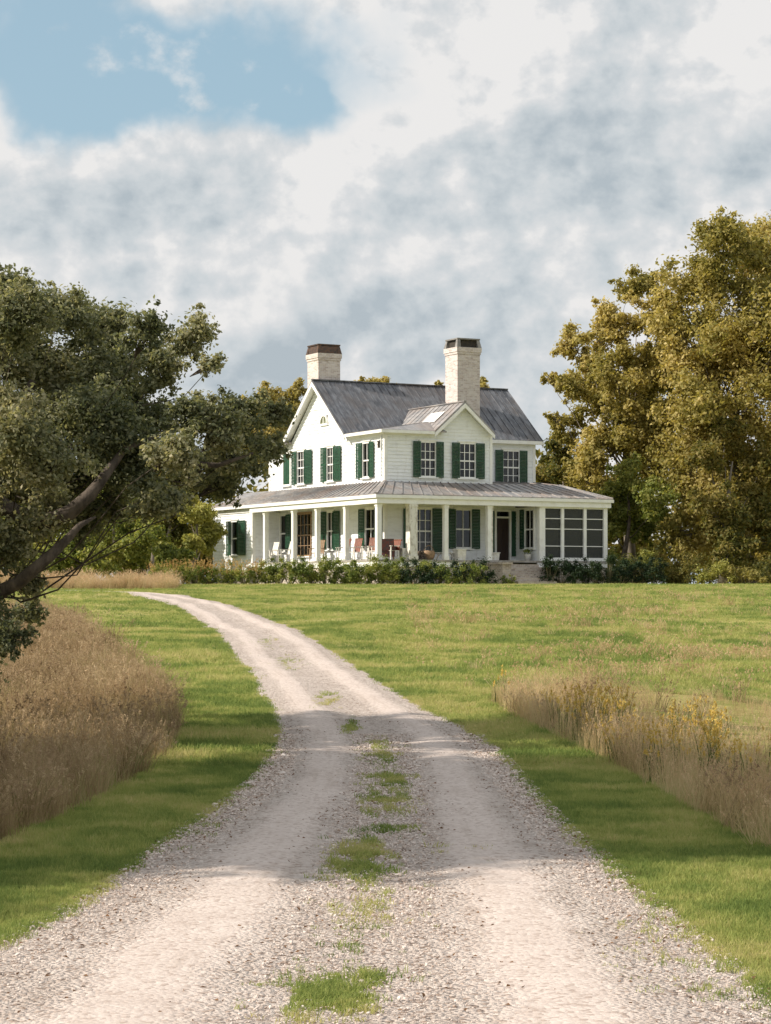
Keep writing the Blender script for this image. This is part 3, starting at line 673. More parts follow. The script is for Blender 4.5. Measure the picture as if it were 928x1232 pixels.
# interior floors and a core so the rooms read as rooms
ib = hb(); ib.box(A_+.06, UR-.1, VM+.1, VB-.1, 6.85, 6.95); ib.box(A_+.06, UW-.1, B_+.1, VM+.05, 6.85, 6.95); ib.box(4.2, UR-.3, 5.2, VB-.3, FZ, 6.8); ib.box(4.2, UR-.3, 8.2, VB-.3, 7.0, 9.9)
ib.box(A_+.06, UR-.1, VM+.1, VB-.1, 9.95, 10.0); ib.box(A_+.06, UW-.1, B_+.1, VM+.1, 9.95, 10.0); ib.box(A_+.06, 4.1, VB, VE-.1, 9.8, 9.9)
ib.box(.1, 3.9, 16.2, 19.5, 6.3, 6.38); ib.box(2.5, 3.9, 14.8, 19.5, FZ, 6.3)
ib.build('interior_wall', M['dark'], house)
# corner boards, frieze, base trim
class TB:
    def box(s, *a): hb().box(*a).build('corner_board', M['trim'], house)
tb = TB()
for (u0, v0) in ((A_, B_),): tb.box(u0-.05, u0+.12, v0-.05, v0+.12, FZ, ZE)
tb.box(UR-.12, UR+.05, VM-.05, VM+.12, 7.0, ZE-.002); tb.box(A_-.05, A_+.1, VE-.12, VE+.05, FZ, ZE-.1)
tb.box(-.06, .12, 14.45, 14.64, FZ-.3, 6.45); tb.box(-.06, .12, 19.55, 19.76, FZ-.3, 6.45); tb.box(UW-.1, UW+.05, B_-.055, B_+.1, 7.0, ZE-.003)
tb.box(A_+.1, 4.45, B_-.055, B_-.003, ZE-.22, ZE-.01); tb.box(7.5, UW+.04, B_-.052, B_-.004, ZE-.22, ZE-.012)
tb.box(UW, UR-.1, VM-.056, VM-.004, ZE-.24, ZE-.01); tb.box(A_-.056, A_-.004, B_+.1, VM, ZE-.24, ZE-.03)
tb.box(A_-.056, A_-.004, VB, VE-.1, ZE-.34, ZE-.12)
# windows
SU = .44
window(W_front, 3.61-A_, 4.42-A_, UZ0, UZ1, (.42, .42), ('curtain', 0, 1)); window(W_front, 5.85-A_, 6.72-A_, UZ0, UZ1, (.44, .5))
window(W_main, 10.74, 11.70, UZ0, UZ1, (.46, .46))
window(W_left, 3.92, 4.64, UZ0, UZ1, (.45, .62), ('curtain', .5, 1), (2, 2)); window(W_left, 7.9, 8.66, UZ0, UZ1, (.80, .62), ('curtain', 0, .4)); window(W_left, 11.32, 12.2, UZ0, UZ1, (.85, .55), ('curtain', 0, .5), (3, 4))
# closed shutters over the rearmost window of the left wall
w = window(W_left, 13.15, 13.95, UZ0, UZ1, (None, None), None, (1, 2), 'rear upper window with its green shutters closed')
cs = hb(); cs.wbox(W_left, 13.17, 13.54, .04, .066, UZ0+.06, UZ1-.02); cs.wbox(W_left, 13.56, 13.93, .04, .066, UZ0+.06, UZ1-.02)
cs.wbox(W_left, 13.2, 13.9, .066, .08, UZ0+.1, UZ0+.16); cs.build('shutter', M['green'], w)
window(W_front, 3.25-A_, 4.20-A_, LZ0-.25, LZ1, (.25, .62)); window(W_front, 5.62-A_, 6.48-A_, LZ0, LZ1, (.40, .46), ('curtain', .15, .75), (2, 2))
window(W_left, 3.35, 4.37, LZ0, LZ1, (.72, .62), ('curtain', .2, .7), (2, 2)); window(W_left, 7.95, 8.65, LZ0, LZ1, (.72, 1.0), None, (2, 2))
window(W_left, 10.62, 12.33, FZ+.35, LZ1, (None, None), ('greycurtain', .55, 1), (4, 4), 'wide grey-framed window without shutters behind the porch posts', 'tan', .09)
window(W_left, 13.6, 14.35, LZ0, LZ1, (.55, None), None, (1, 2))
window(W_room, 16.4, 17.2, 4.15, 5.95, (1.05, .55), ('curtain', 0, .6), (1, 2))
window((9.12, 0, 0, 1, -1, 0), .55, 1.35, LZ0, LZ1, (None, .38), None, (2, 2))
# single green shutters standing by the porch corner and beside the door
s1 = hb()
def loose_shutter(wf, s0, s1_, z0, z1):
    s_ = hb(); dd = .085; f_ = .05
    s_.wbox(wf, s0, s0+f_, dd, dd+.045, z0, z1); s_.wbox(wf, s1_-f_, s1_, dd, dd+.045, z0, z1); s_.wbox(wf, s0+f_, s1_-f_, dd+.004, dd+.03, z0+.002, z1-.002)
    for q in (z0, (z0+z1)/2, z1-.06): s_.wbox(wf, s0+f_, s1_-f_, dd+.002, dd+.042, q, q+.06)
    q = z0+.1
    while q < z1-.1: s_.wbox(wf, s0+f_, s1_-f_, dd+.03, dd+.036, q, q+.03); q += .07
    s_.build('shutter', M['green'], house)
loose_shutter(W_front, 2.60-A_, 2.97-A_, FZ+.42, 6.25); loose_shutter(W_front, 7.48-A_, 7.82-A_, FZ+.25, 6.22); loose_shutter(W_front, 8.95-A_-.08, 9.10-A_, FZ+.25, 6.22)
# gable vent: half-round window
gv = hb(); cv, cz, rr = 9.02, 10.83, .45; K = 12
P = lambda a, d, zz: (A_-d, a, zz)
arc = [(cv+rr*math.cos(math.pi*i/K), cz+rr*1.05*math.sin(math.pi*i/K)) for i in range(K+1)]; arci = [(cv+(rr-.07)*math.cos(math.pi*i/K), cz+.05+(rr-.09)*1.05*math.sin(math.pi*i/K)) for i in range(K+1)]
for i in range(K):
    o0, o1, i0, i1 = arc[i], arc[i+1], arci[i], arci[i+1]
    gv.hexa([P(o0[0], -.03, o0[1]), P(o1[0], -.03, o1[1]), P(o1[0], .11, o1[1]), P(o0[0], .11, o0[1]), P(i0[0], -.03, i0[1]), P(i1[0], -.03, i1[1]), P(i1[0], .11, i1[1]), P(i0[0], .11, i0[1])])
gv.wbox(W_left, cv-rr, cv+rr, -.03, .10, cz-.06, cz+.048); gv.wbox(W_left, cv-.02, cv+.02, .0, .085, cz, cz+rr); gv.wbox(W_left, cv-.02-.17, cv+.01-.17, .0, .07, cz, cz+rr*.85); gv.wbox(W_left, cv+.16, cv+.19, .0, .07, cz, cz+rr*.85)
gw = gv.build('gable_window', M['trim'], house); gw['label'] = 'small half-round window high in the left gable'
pn = hb(); pn.poly([P(a, .06, z) for a, z in arci], [tuple(range(K+1))]); pn.build('pane', simple('yellowish_old_glass', (.16, .17, .05), (.08, .10, .04), 6, .25, .1, 20), gw, recalc=False)
# door
db = hb(); db.wbox(W_front, 7.99-A_-.10, 7.99-A_, -.08, .08, FZ, 6.30); db.wbox(W_front, 8.75-A_, 8.75-A_+.10, -.08, .08, FZ, 6.30); db.wbox(W_front, 7.99-A_, 8.75-A_, -.08, .078, 6.20, 6.30); db.wbox(W_front, 7.99-A_, 8.75-A_, -.06, .07, 5.86, 5.95)
df = db.build('door_frame', M['trim'], house)
d = hb(); d.wbox(W_front, 8.0-A_, 8.74-A_, -.06, -.02, FZ+.02, 5.86)
for (x0, x1) in ((8.06, 8.33), (8.41, 8.68)):
    for (z0, z1) in ((FZ+.15, FZ+.8), (FZ+.95, FZ+1.55), (FZ+1.65, 5.78)): d.wbox(W_front, x0-A_, x1-A_, -.02, -.006, z0, z1)
dd_ = d.build('door', M['door'], df); hb().wbox(W_front, 8.03-A_, 8.06-A_, -.02, .04, FZ+.95, FZ+1.08).build('handle', M['metal'], dd_)
hb().wbox(W_front, 8.0-A_, 8.74-A_, -.05, -.04, 5.95, 6.20).build('transom_pane', M['glass'], df)

# roofs -----------------------------------------------------------
def seams(mb, p0, p1, q0, q1, step, w=.035, h=.035):
    """standing ribs between eave edge p0-p1 and upper edge q0-q1"""
    p0, p1, q0, q1 = map(Vector, (p0, p1, q0, q1)); n_ = max(int((p1-p0).length/step), 1)
    for i in range(n_+1):
        f_ = i/n_; a = p0.lerp(p1, f_); b_ = q0.lerp(q1, f_); mb.bar(a+Vector((0, 0, h*.4)), b_+Vector((0, 0, h*.4)), w, h)
sl = (ZR-ZE+.05)/(VR-VM+.3); ez = ZE+.03; UL, URR = A_-.42, UR+.38; TH = .09
zf = lambda v: ez+(v-(VM-.3))*(ZR+.08-ez)/(VR-(VM-.3))
rf = hb(); zt = ZR+.08
rf.slab([(UL, VM-.3, ez), (URR, VM-.3, ez), (URR, VR, zt), (UL, VR, zt)], TH); rf.slab([(UL, VR, zt), (URR, VR, zt), (URR, VB+.3, ez), (UL, VB+.3, ez)], TH)
seams(rf, (UL+.03, VM-.3, ez), (URR-.03, VM-.3, ez), (UL+.03, VR, zt), (URR-.03, VR, zt), .42); seams(rf, (UL+.03, VB+.3, ez), (URR-.03, VB+.3, ez), (UL+.03, VR, zt), (URR-.03, VR, zt), .42)
rf.bar((UL-.01, VR, zt+.03), (URR+.01, VR, zt+.03), .16, .06)
main_roof = rf.build('roof', M['roof'], house); main_roof['label'] = 'dark steep main roof'
# low roof of the front wing, left slope and front slope, and the cross gable over it
p1, p2 = .16, .34; ue, ve = A_-.38, B_-.38; zl = lambda u: ZE+.02+p1*(u-ue); H_u = 4.9; H_v = ve+p1*(H_u-ue)/p2
wr = hb()
vj = VM+.25; wr.slab([(ue, ve, ZE+.02), (H_u, H_v, zl(H_u)), (H_u, vj+.9, zl(H_u)), (ue, vj, ZE+.02)], .07)
wr.slab([(ue, ve, ZE+.02), (H_u, ve, ZE+.02), (H_u, H_v, zl(H_u))], .071)
for k_ in range(8):
    v_ = ve+.25+k_*.5; u_end = min(H_u, ue+(v_-ve)*p2/p1); wr.bar((ue, v_, ZE+.035), (u_end, v_, zl(u_end)+.015), .03, .03)
# cross gable
gap = GA+.06; gl_, gr_ = GU-1.75, GU+1.75; gz = gap-1.75*gs; vb_ = VM-.3+(gap-ez)/((ZR+.08-ez)/(VR-VM+.3))+.1
wr.slab([(gl_, B_-.40, gz), (GU, B_-.40, gap), (GU, vb_, gap), (gl_, vb_, gz)], .08); wr.slab([(GU, B_-.40, gap), (gr_, B_-.40, gz), (gr_, vb_, gz), (GU, vb_, gap)], .081)
seams(wr, (gl_+.02, B_-.38, gz), (gl_+.02, vb_-.1, gz), (GU, B_-.38, gap), (GU, vb_-.1, gap), .45); seams(wr, (gr_-.02, B_-.38, gz), (gr_-.02, vb_-.1, gz), (GU, B_-.38, gap), (GU, vb_-.1, gap), .45)
wr.bar((GU, B_-.42, gap+.03), (GU, vb_, gap+.03), .14, .05)
o = wr.build('roof', M['porchroof'], house); o['label'] = 'weathered brown-grey roof of the front wing with its small gable'
# a pale patch of flashing on the little gable roof
fl = hb(); nrm = .05
fl.slab([(GU-1.15, 3.1, gap-1.15*gs+nrm), (GU-.55, 3.1, gap-.55*gs+nrm), (GU-.55, 4.5, gap-.55*gs+nrm), (GU-1.15, 4.5, gap-1.15*gs+nrm)], .01)
o = fl.build('roof_patch', M['trim'], house); o['label'] = 'pale sheet patch on the small gable roof'
# rear wing roof (low)
rr_ = hb(); rr_.slab([(A_-.38, VB-.2, ZE-.02), (5.3, VB-.2, ZE+.5), (5.3, VE+.3, ZE+.5), (A_-.38, VE+.3, ZE-.02)], .08)
rr_.build('roof', M['porchroof'], house)
# rake boards, eave fascias and soffits
rk = hb()
for uu in (UL, URR):
    rk = hb(); s0 = uu-.02 if uu == UL else uu-.03
    for (va, za, vb2, zb) in ((VM-.32, ez-.10, VR, zt-.08), (VB+.32, ez-.10, VR, zt-.08)):
        rk.hexa([(s0, va, za-.24), (s0+.05, va, za-.24), (s0+.05, vb2, zb-.24), (s0, vb2, zb-.24), (s0, va, za), (s0+.05, va, za), (s0+.05, vb2, zb), (s0, vb2, zb)])
    rk.build('rake_board', M['trim'], house)
# soffit under left rake
rk = hb()
for (va, vb2) in ((VM-.3, VR), (VB+.3, VR)):
    rk.slab([(UL+.03, va, ez-.12), (A_, va, ez-.12), (A_, vb2, zt-.12), (UL+.03, vb2, zt-.12)], .03)
rk.build('soffit', M['trim'], house); rk = hb()
rk.box(UW, URR-.05, VM-.34, VM-.28, ez-.2, ez-.02); rk.box(UW, URR-.06, VM-.28, VM-.05, ez-.19, ez-.13)
rk.build('eave_board', M['trim'], house); rk = hb()
rk.box(ue-.03, gl_, ve-.04, ve+.01, ZE-.15, ZE+.0); rk.box(ue-.04, ue+.01, ve+.01, VM-.32, ZE-.15, ZE+.0); rk.box(ue+.01, 4.45, ve+.01, B_-.05, ZE-.10, ZE-.06); rk.box(ue+.01, A_-.04, ve+.02, VM-.32, ZE-.10, ZE-.062)
rk.build('eave_board', M['trim'], house); rk = hb()
for sgn in (-1, 1):
    x0, x1 = GU+sgn*1.73, GU
    rk.hexa([(x0, B_-.43, gz-.28), (x0, B_-.38, gz-.28), (x1, B_-.38, gap-.30), (x1, B_-.43, gap-.30), (x0, B_-.43, gz-.085), (x0, B_-.38, gz-.085), (x1, B_-.38, gap-.085), (x1, B_-.43, gap-.085)])
    rk.slab([(x0, B_-.38, gz-.10), (x1, B_-.38, gap-.10), (x1, B_-.0, gap-.10), (x0, B_-.0, gz-.10)], .03)
rk.build('rake_board', M['trim'], house)
hb().box(A_-.42, A_-.36, VB+.35, VE+.3, ZE-.24, ZE-.10).build('eave_board', M['trim'], house)
# chimneys ---------------------------------------------------------
def chimney(u0, u1, v0, v1, zb, zt_, cap_open, lab):
    b_ = hb(); zc = zt_-.85
    b_.box(u0, u1, v0, v1, zb, zc)
    e_ = .07; b_.box(u0-e_*.5, u1+e_*.5, v0-e_*.5, v1+e_*.5, zc, zc+.12); b_.box(u0-e_, u1+e_, v0-e_, v1+e_, zc+.12, zc+.36)
    o = b_.build('chimney', M['brick'], house); o['label'] = lab
    c = hb(); e2 = .05; z0 = zc+.36
    # sloped hood with recessed openings
    def ring(e, z): return [(u0-e, v0-e, z), (u1+e, v0-e, z), (u1+e, v1+e, z), (u0-e, v1+e, z)]
    c.hexa(ring(-.10, z0)+ring(-.14, zt_-.05)); k = c.build('chimney_hood', M['soot'], o)
    c = hb()
    for (x, y, sx, sy) in ((u0, v0, 1, 1), (u1, v0, -1, 1), (u1, v1, -1, -1), (u0, v1, 1, -1)):
        c.hexa([(x-e_*sx, y-e_*sy, z0), (x+.16*sx, y-e_*sy, z0), (x+.16*sx, y+.16*sy, z0), (x-e_*sx, y+.16*sy, z0), (x+.02*sx, y+.02*sy, zt_-.07), (x+.18*sx, y+.02*sy, zt_-.07), (x+.18*sx, y+.18*sy, zt_-.07), (x+.02*sx, y+.18*sy, zt_-.07)])
    c.box(u0-.01, u1+.01, v0-.01, v1+.01, zt_-.07, zt_)
    if not cap_open: c.hexa(ring(.045, z0+.002)+ring(-.02, zt_-.10))
    c.build('chimney_cap', M['metal'] if not cap_open else M['lead'], o)
chimney(1.72, 3.0, 10.05, 11.35, 11.3, 15.15, False, 'left brick chimney with a closed brown metal cap')
chimney(8.55, 9.92, 7.3, 8.6, 10.8, 15.55, True, 'right brick chimney with dark open vents under its cap')

# porch --------------------------------------------------------------
PE = .30; PZ = 6.84; JZ = 7.60; PU = 13.0
pr = hb(); th = .06
pr.slab([(-PE, -PE, PZ), (PU+PE, -PE, PZ), (PU-1.2, B_, JZ), (A_, B_, JZ)], th)
pr.slab([(UW, B_, JZ), (PU-1.2, B_, JZ), (UR, VM+.02, JZ+.33), (UW, VM+.02, JZ+.33)], th)
pr.slab([(PU+PE, -PE, PZ), (PU+PE, VM+1, PZ), (UR, VM+.02, JZ+.33), (PU-1.2, B_, JZ)], th*1.01)
pr.slab([(-PE, -PE, PZ), (A_, B_, JZ), (A_, 14.3, JZ), (-PE, 14.3, PZ)], th*1.02)
pr.slab([(-PE, 14.3, PZ), (A_, 14.3, JZ), (A_, VE, JZ), (2.0, VE+.01, JZ+.1), (2.0, 20.05, JZ+.1), (-PE, 20.05, PZ-.001)], th*1.03)
pr.slab([(2.0, VE+.01, JZ+.1), (4.3, VE+.01, PZ), (4.3, 20.05, PZ), (2.0, 20.05, JZ+.1)], th)
seams(pr, (-PE+.3, -PE+.02, PZ), (PU+PE-.3, -PE+.02, PZ), (A_+.05, B_-.06, JZ), (PU-1.25, B_-.02, JZ), .55, .035, .04)
seams(pr, (-PE+.02, -PE+.3, PZ), (-PE+.02, 19.9, PZ), (A_-.05, B_+.05, JZ), (A_-.05, 15.5, JZ), .55, .035, .04)
seams(pr, (UW+.2, B_+.02, JZ), (PU-1.25, B_+.02, JZ), (UW+.2, VM-.08, JZ+.33), (UR-.1, VM-.08, JZ+.33), .55, .035, .04)
pr.bar((-PE, -PE, PZ+.03), (A_, B_, JZ+.03), .14, .05); pr.bar((PU+PE, -PE, PZ+.03), (PU-1.2, B_, JZ+.03), .12, .05)
o = pr.build('porch_roof', M['porchroof'], house)
fb = hb()      # fascia, beams
fb.box(-PE-.03, PU+PE+.03, -PE-.03, -PE+.03, PZ-.20, PZ-.045); fb.box(-PE-.03, -PE+.03, -PE+.03, 20.05, PZ-.20, PZ-.045); fb.box(PU+PE-.03, PU+PE+.03, -PE+.03, VM+.9, PZ-.20, PZ-.046)
o = fb.build('gutter_board', M['trim'], house)
bb = hb(); bb.box(-.235, PU+.22, -.24, .09, 6.38, 6.70); bb.box(-.238, .088, .09, 14.45, 6.381, 6.70); bb.box(PU-.11, PU+.218, .09, VM, 6.382, 6.70)
bb.box(-.086, .05, 14.64, 19.55, 6.42, 6.70)
bb.build('porch_beam', M['trim'], house)
cb = hb(); cb.box(-PE+.03, PU+PE-.03, -PE+.03, B_-.01, 6.70, 6.74); cb.box(-PE+.03, A_-.01, B_-.01, 14.4, 6.70, 6.741); cb.box(9.2, PU, B_-.01, VM, 6.70, 6.742); cb.build('porch_ceiling', M['ceiling'], house)
pf = hb(); pf.box(-.12, PU+.1, -.14, B_, FZ-.10, FZ); pf.box(-.118, A_, B_, 14.5, FZ-.10, FZ-.001); pf.box(9.12, PU+.1, B_, VM, FZ-.10, FZ-.001); pf.build('porch_floor', M['floor'], house)
sk = hb(); sk.box(-.09, 14.0-7.9, -.10, -.03, FZ-.34, FZ-.101); sk.box(8.9, PU+.08, -.10, -.03, FZ-.34, FZ-.101); sk.box(-.10, -.03, -.03, 14.45, FZ-.34, FZ-.101); sk.build('porch_skirt', M['trim'], house)
bf = hb(); bf.box(-.02, PU+.05, -.02, .15, GZ-.4, FZ-.345); bf.box(-.022, .15, .15, 19.6, GZ-.4, FZ-.346); bf.box(PU-.1, PU+.04, .15, VM, GZ-.4, FZ-.346); bf.box(4.9, 6.05, -.16, -.105, GZ-.2, FZ-.12); bf.build('foundation', M['oldbrick'], house)
def post(u, v, w, m_='trim', lab=None, z0=FZ, z1=6.38):
    p = hb(); h = w/2; p.box(u-h, u+h, v-h, v+h, z0, z1); p.box(u-h-.03, u+h+.03, v-h-.03, v+h+.03, z0, z0+.20); p.box(u-h-.025, u+h+.025, v-h-.025, v+h+.025, z1-.14, z1-.003)
    o = p.build('post', M[m_], house)
    if lab: o['label'] = lab
for v_ in (3.45, 6.65, 9.4, 12.88): post(0, v_, .22)
post(0, 0.05, .24); post(1.80, 0, .42, 'old_post', 'thick weathered post'); post(3.68, 0, .22); post(6.13, 0, .22); post(6.30, .0, .10, 'old_post', 'thin weathered prop beside a post')
# screened room
sf = hb(); x0 = 9.12
for (a, b2) in ((9.02, 9.36), (10.32, 10.48), (11.66, 11.82), (12.86, 13.08)): sf.box(a, b2, -.11, .11, FZ, 6.38)
sf.box(9.36, 12.86, -.08, .08, FZ, FZ+.16)
sf.box(9.36, 12.86, -.07, .07, 6.30, 6.38)
for (a, b2) in ((9.36, 10.32), (10.48, 11.66), (11.82, 12.86)):
    for z_ in (4.42, 5.28, 5.80): sf.box(a, b2, -.03, .03, z_-.02, z_+.02)
for v_ in (2.1, 4.2): sf.box(12.90, 13.06, v_-.08, v_+.08, FZ, 6.38)
sf.box(12.92, 13.04, .11, VM, FZ, FZ+.16)
sfo = sf.build('screen_frame', M['trim'], house)
for (a, b2) in ((9.36, 10.32), (10.48, 11.66), (11.82, 12.86)): hb().box(a, b2, .0, .006, FZ+.16, 6.30).build('screen_panel', M['screen'], sfo)
hb().box(12.97, 12.976, .11, VM, FZ+.16, 6.38).build('screen_panel', M['screen'], sfo)
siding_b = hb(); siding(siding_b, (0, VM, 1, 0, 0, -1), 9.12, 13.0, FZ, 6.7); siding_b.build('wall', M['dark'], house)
# brick front steps with cheek walls
st = hb(); n_ = 6
for i in range(n_):
    zt2 = FZ-.02-(i+1)*(FZ-GZ)/(n_+1); st.box(6.55, 8.75, -.15-.33*(i+1), -.15-.33*i-.002, GZ-.3, zt2)
so = st.build('front_steps', M['oldbrick'], house)
ck = hb(); ck.box(6.05, 6.52, -1.5, -.11, GZ-.3, FZ-.22); ck.box(5.97, 6.58, -1.58, -.12, FZ-.218, FZ-.12); ck.build('cheek_wall', M['oldbrick'], so); ck = hb(); ck.box(8.78, 9.2, -1.2, -.11, GZ-.3, FZ-.42); ck.box(8.72, 9.28, -1.28, -.112, FZ-.418, FZ-.33)
ck.build('cheek_wall', M['oldbrick'], so)
# porch lanterns (parts of the house)
for (u, v) in ((A_-.0, B_+.35),):
    l = hb(); l.box(A_-.22, A_-.06, B_+.28, B_+.42, 9.55, 9.6); l.box(A_-.20, A_-.08, B_+.30, B_+.40, 9.25, 9.55); l.bar((A_, B_+.35, 9.62), (A_-.14, B_+.35, 9.62), .03); l.build('wall_lantern', M['metal'], house)
# downpipe
dp = hb(); dp.tube([(A_-.09, B_+.75-.5, ZE-.2), (A_-.09, B_+.25, 7.75)], [.035, .035], 8); dp.build('downpipe', M['trim'], house)

# ---------------------------------------------------------------- porch furniture
def make_chair(name, body, back, label, group, rocker=True):
    r_ = empty(name, (0, 0, 0), 0, label, 'chair', group); B = lambda: MB()
    s = B()
    for i in range(5): s.box(-.25, .25, -.24+i*.1, -.15+i*.1, .40+.0*i, .425)
    s.build('seat', M[body], r_)
    s = B()
    for i in range(5): x = -.20+i*.1; s.hexa([(x-.042, .24, .44), (x+.042, .24, .44), (x+.042, .26, .44), (x-.042, .26, .44), (x-.042, .42, 1.10), (x+.042, .42, 1.10), (x+.042, .44, 1.10), (x-.042, .44, 1.10)])
    s.bar((-.26, .43, 1.08), (.26, .43, 1.08), .03, .09); s.bar((-.26, .29, .55), (.26, .29, .55), .03, .06); s.build('backrest', M[back], r_)
    for sx in (-1, 1):
        l = B(); l.bar((sx*.27, -.22, .04), (sx*.27, -.22, .66), .045); l.build('leg', M[body], r_)
        l = B(); l.bar((sx*.27, .20, .04), (sx*.27, .30, .66), .045); l.build('leg', M[body], r_)
        a = B(); a.box(sx*.27-.05, sx*.27+.05, -.28, .33, .66, .69); a.build('armrest', M[body], r_)
        if rocker:
            k = B(); pp = [(sx*.27, -.42+i*.12, .015+.0*i+.16*((-.42+i*.12)-.0)**2) for i in range(9)]
            for i in range(8): k.bar(pp[i], pp[i+1], .04, .035)
            k.build('rocker', M[body], r_)
    return r_
def put(o, u, v, rz, z=FZ): x, y = h2w(u, v); o.location = (x, y, z); o.rotation_euler = (0, 0, HR+rz)
# facing: local -y is the front of the chair
gch = 'rocking chairs on the side porch'
c1 = make_chair('rocking_chair', 'whitewood', 'brown_wood', 'white rocking chair with rust-brown back between the two posts nearest the porch corner', gch); put(c1, .75, 4.15, R(-70))
c2 = copy_tree(c1); c2['label'] = 'white rocking chair with rust-brown back in front of the left window near the porch corner'; put(c2, .8, 2.5, R(-60))
c5 = copy_tree(c1); c5['label'] = 'white rocking chair with rust-brown back, just left of the bench'; put(c5, .7, 5.3, R(-105))
wch = 'plain white chairs at the far end of the side porch'
c3 = make_chair('porch_chair', 'whitewood', 'whitewood', 'plain white porch chair nearest the enclosed room at the far left of the porch', wch, False); put(c3, .6, 13.6, R(-80))
c4 = copy_tree(c3); c4['label'] = 'plain white porch chair, second from the enclosed room'; put(c4, .6, 11.9, R(-100))
c6 = make_chair('wicker_chair', 'tan', 'tan', 'tan wicker chair in front of the wide grey-framed window', None, False); put(c6, .7, 8.2, R(-60))
# bench with rust-brown back
bn_ = empty('porch_bench', (0, 0, 0), 0, 'long porch bench with rust-brown back and white seat beside the corner post', 'bench')
b_ = MB(); [b_.box(-.85, .85, -.25+i*.11, -.16+i*.11, .42, .45) for i in range(5)]; b_.build('seat', M['whitewood'], bn_)
b_ = MB(); b_.hexa([(-.88, .27, .45), (.88, .27, .45), (.88, .30, .45), (-.88, .30, .45), (-.88, .38, .95), (.88, .38, .95), (.88, .41, .95), (-.88, .41, .95)]); b_.bar((-.9, .40, .95), (.9, .40, .95), .06, .06); b_.build('backrest', M['brown_wood'], bn_)
for sx in (-1, 1):
    for y_ in (-.2, .28): MB().bar((sx*.8, y_, 0), (sx*.8, y_, .44), .06).build('leg', M['whitewood'], bn_)
    k_ = MB(); k_.box(sx*.84-.04, sx*.84+.04, -.28, .36, .64, .68); k_.bar((sx*.84, -.22, .45), (sx*.84, -.22, .64), .05); k_.build('armrest', M['whitewood'], bn_)
put(bn_, .75, .95, R(-78))
# dark upholstered chair at the corner
ac = empty('armchair', (0, 0, 0), 0, 'dark red patterned armchair right of the porch corner post', 'armchair')
M['uph'] = simple('dark_red_upholstery', (.14, .035, .028), (.05, .045, .05), 9, .8, .2, 30)
b_ = MB(); b_.box(-.36, .36, -.32, .32, .14, .44); b_.box(-.27, .27, -.33, .2, .44, .52); b_.build('seat', M['uph'], ac)
b_ = MB(); b_.hexa([(-.36, .22, .44), (.36, .22, .44), (.36, .38, .44), (-.36, .38, .44), (-.33, .32, 1.0), (.33, .32, 1.0), (.33, .46, 1.0), (-.33, .46, 1.0)]); b_.build('backrest', M['uph'], ac)
for sx in (-1, 1):
    MB().hexa([(sx*.36-.07, -.32, .44), (sx*.36+.07, -.32, .44), (sx*.36+.07, .22, .44), (sx*.36-.07, .22, .44), (sx*.36-.06, -.30, .66), (sx*.36+.06, -.30, .66), (sx*.36+.06, .22, .68), (sx*.36-.06, .22, .68)]).build('armrest', M['uph'], ac)
    for y_ in (-.26, .26): MB().bar((sx*.3, y_, 0), (sx*.3, y_, .14), .05).build('leg', M['brown_wood'], ac)
put(ac, .75, .55, R(150)); 
# white box planters on the porch edge
def planter(u, v, label, w=.42, h=.52):
    o = empty('planter_box', (0, 0, 0), 0, label, 'planter', 'white planter boxes on the porch edge')
    b_ = MB(); b_.hexa([(-w/2*.85, -w/2*.85, 0), (w/2*.85, -w/2*.85, 0), (w/2*.85, w/2*.85, 0), (-w/2*.85, w/2*.85, 0), (-w/2, -w/2, h), (w/2, -w/2, h), (w/2, w/2, h), (-w/2, w/2, h)]); b_.build('box', M['whitewood'], o)
    MB().box(-w/2-.03, w/2+.03, -w/2-.03, w/2+.03, h, h+.04).build('rim', M['whitewood'], o); put(o, u, v, 0); return o
planter(1.62, .42, 'white planter box behind the thick weathered post'); planter(4.62, .25, 'white planter box on the porch edge between two posts', .5, .5); planter(6.75, .45, 'white planter box at the top of the brick steps', .36, .36)
# white slatted garden seat (low) near the post
lb = empty('low_white_bench', (0, 0, 0), 0, 'low white slatted bench at the foot of the post left of the window', 'bench')
b_ = MB(); [b_.box(-.55, .55, -.2+i*.1, -.12+i*.1, .34, .37) for i in range(4)]; b_.build('seat', M['whitewood'], lb)
for sx in (-1, 1):
    k_ = MB(); k_.bar((sx*.45, -.18, 0), (sx*.35, .12, .34), .05); k_.bar((sx*.45, .18, 0), (sx*.35, -.12, .34), .05); k_.build('trestle', M['whitewood'], lb)
put(lb, 3.95, .5, 0)
# round wicker basket and firewood
bk = empty('wicker_basket', (0, 0, 0), 0, 'round tan wicker basket on the porch left of the low white bench', 'basket')
b_ = MB(); b_.tube([(0, 0, 0), (0, 0, .12), (0, 0, .3), (0, 0, .42), (0, 0, .46)], [.2, .27, .31, .28, .24], 16); b_.build('body', M['tan'], bk, True)
k_ = MB(); k_.tube([(-.26*math.cos(a), 0, .42+.28*math.sin(a)) for a in [math.pi*i/8 for i in range(9)]], [.018]*9, 6); k_.build('handle', M['tan'], bk, True); put(bk, 2.95, .35, 0)
fw = empty('firewood_stack', (0, 0, 0), 0, 'small stack of dark firewood on the porch beside the wicker basket', 'firewood')
for row in range(3):
    for i in range(4-row):
        l = MB(); x = -.24+i*.16+row*.08; l.tube([(x, -.22, .08+row*.14), (x, .22, .08+row*.14)], [.076, .07], 7); l.build('log', M['bark'], fw)
put(fw, 2.42, .35, 0)

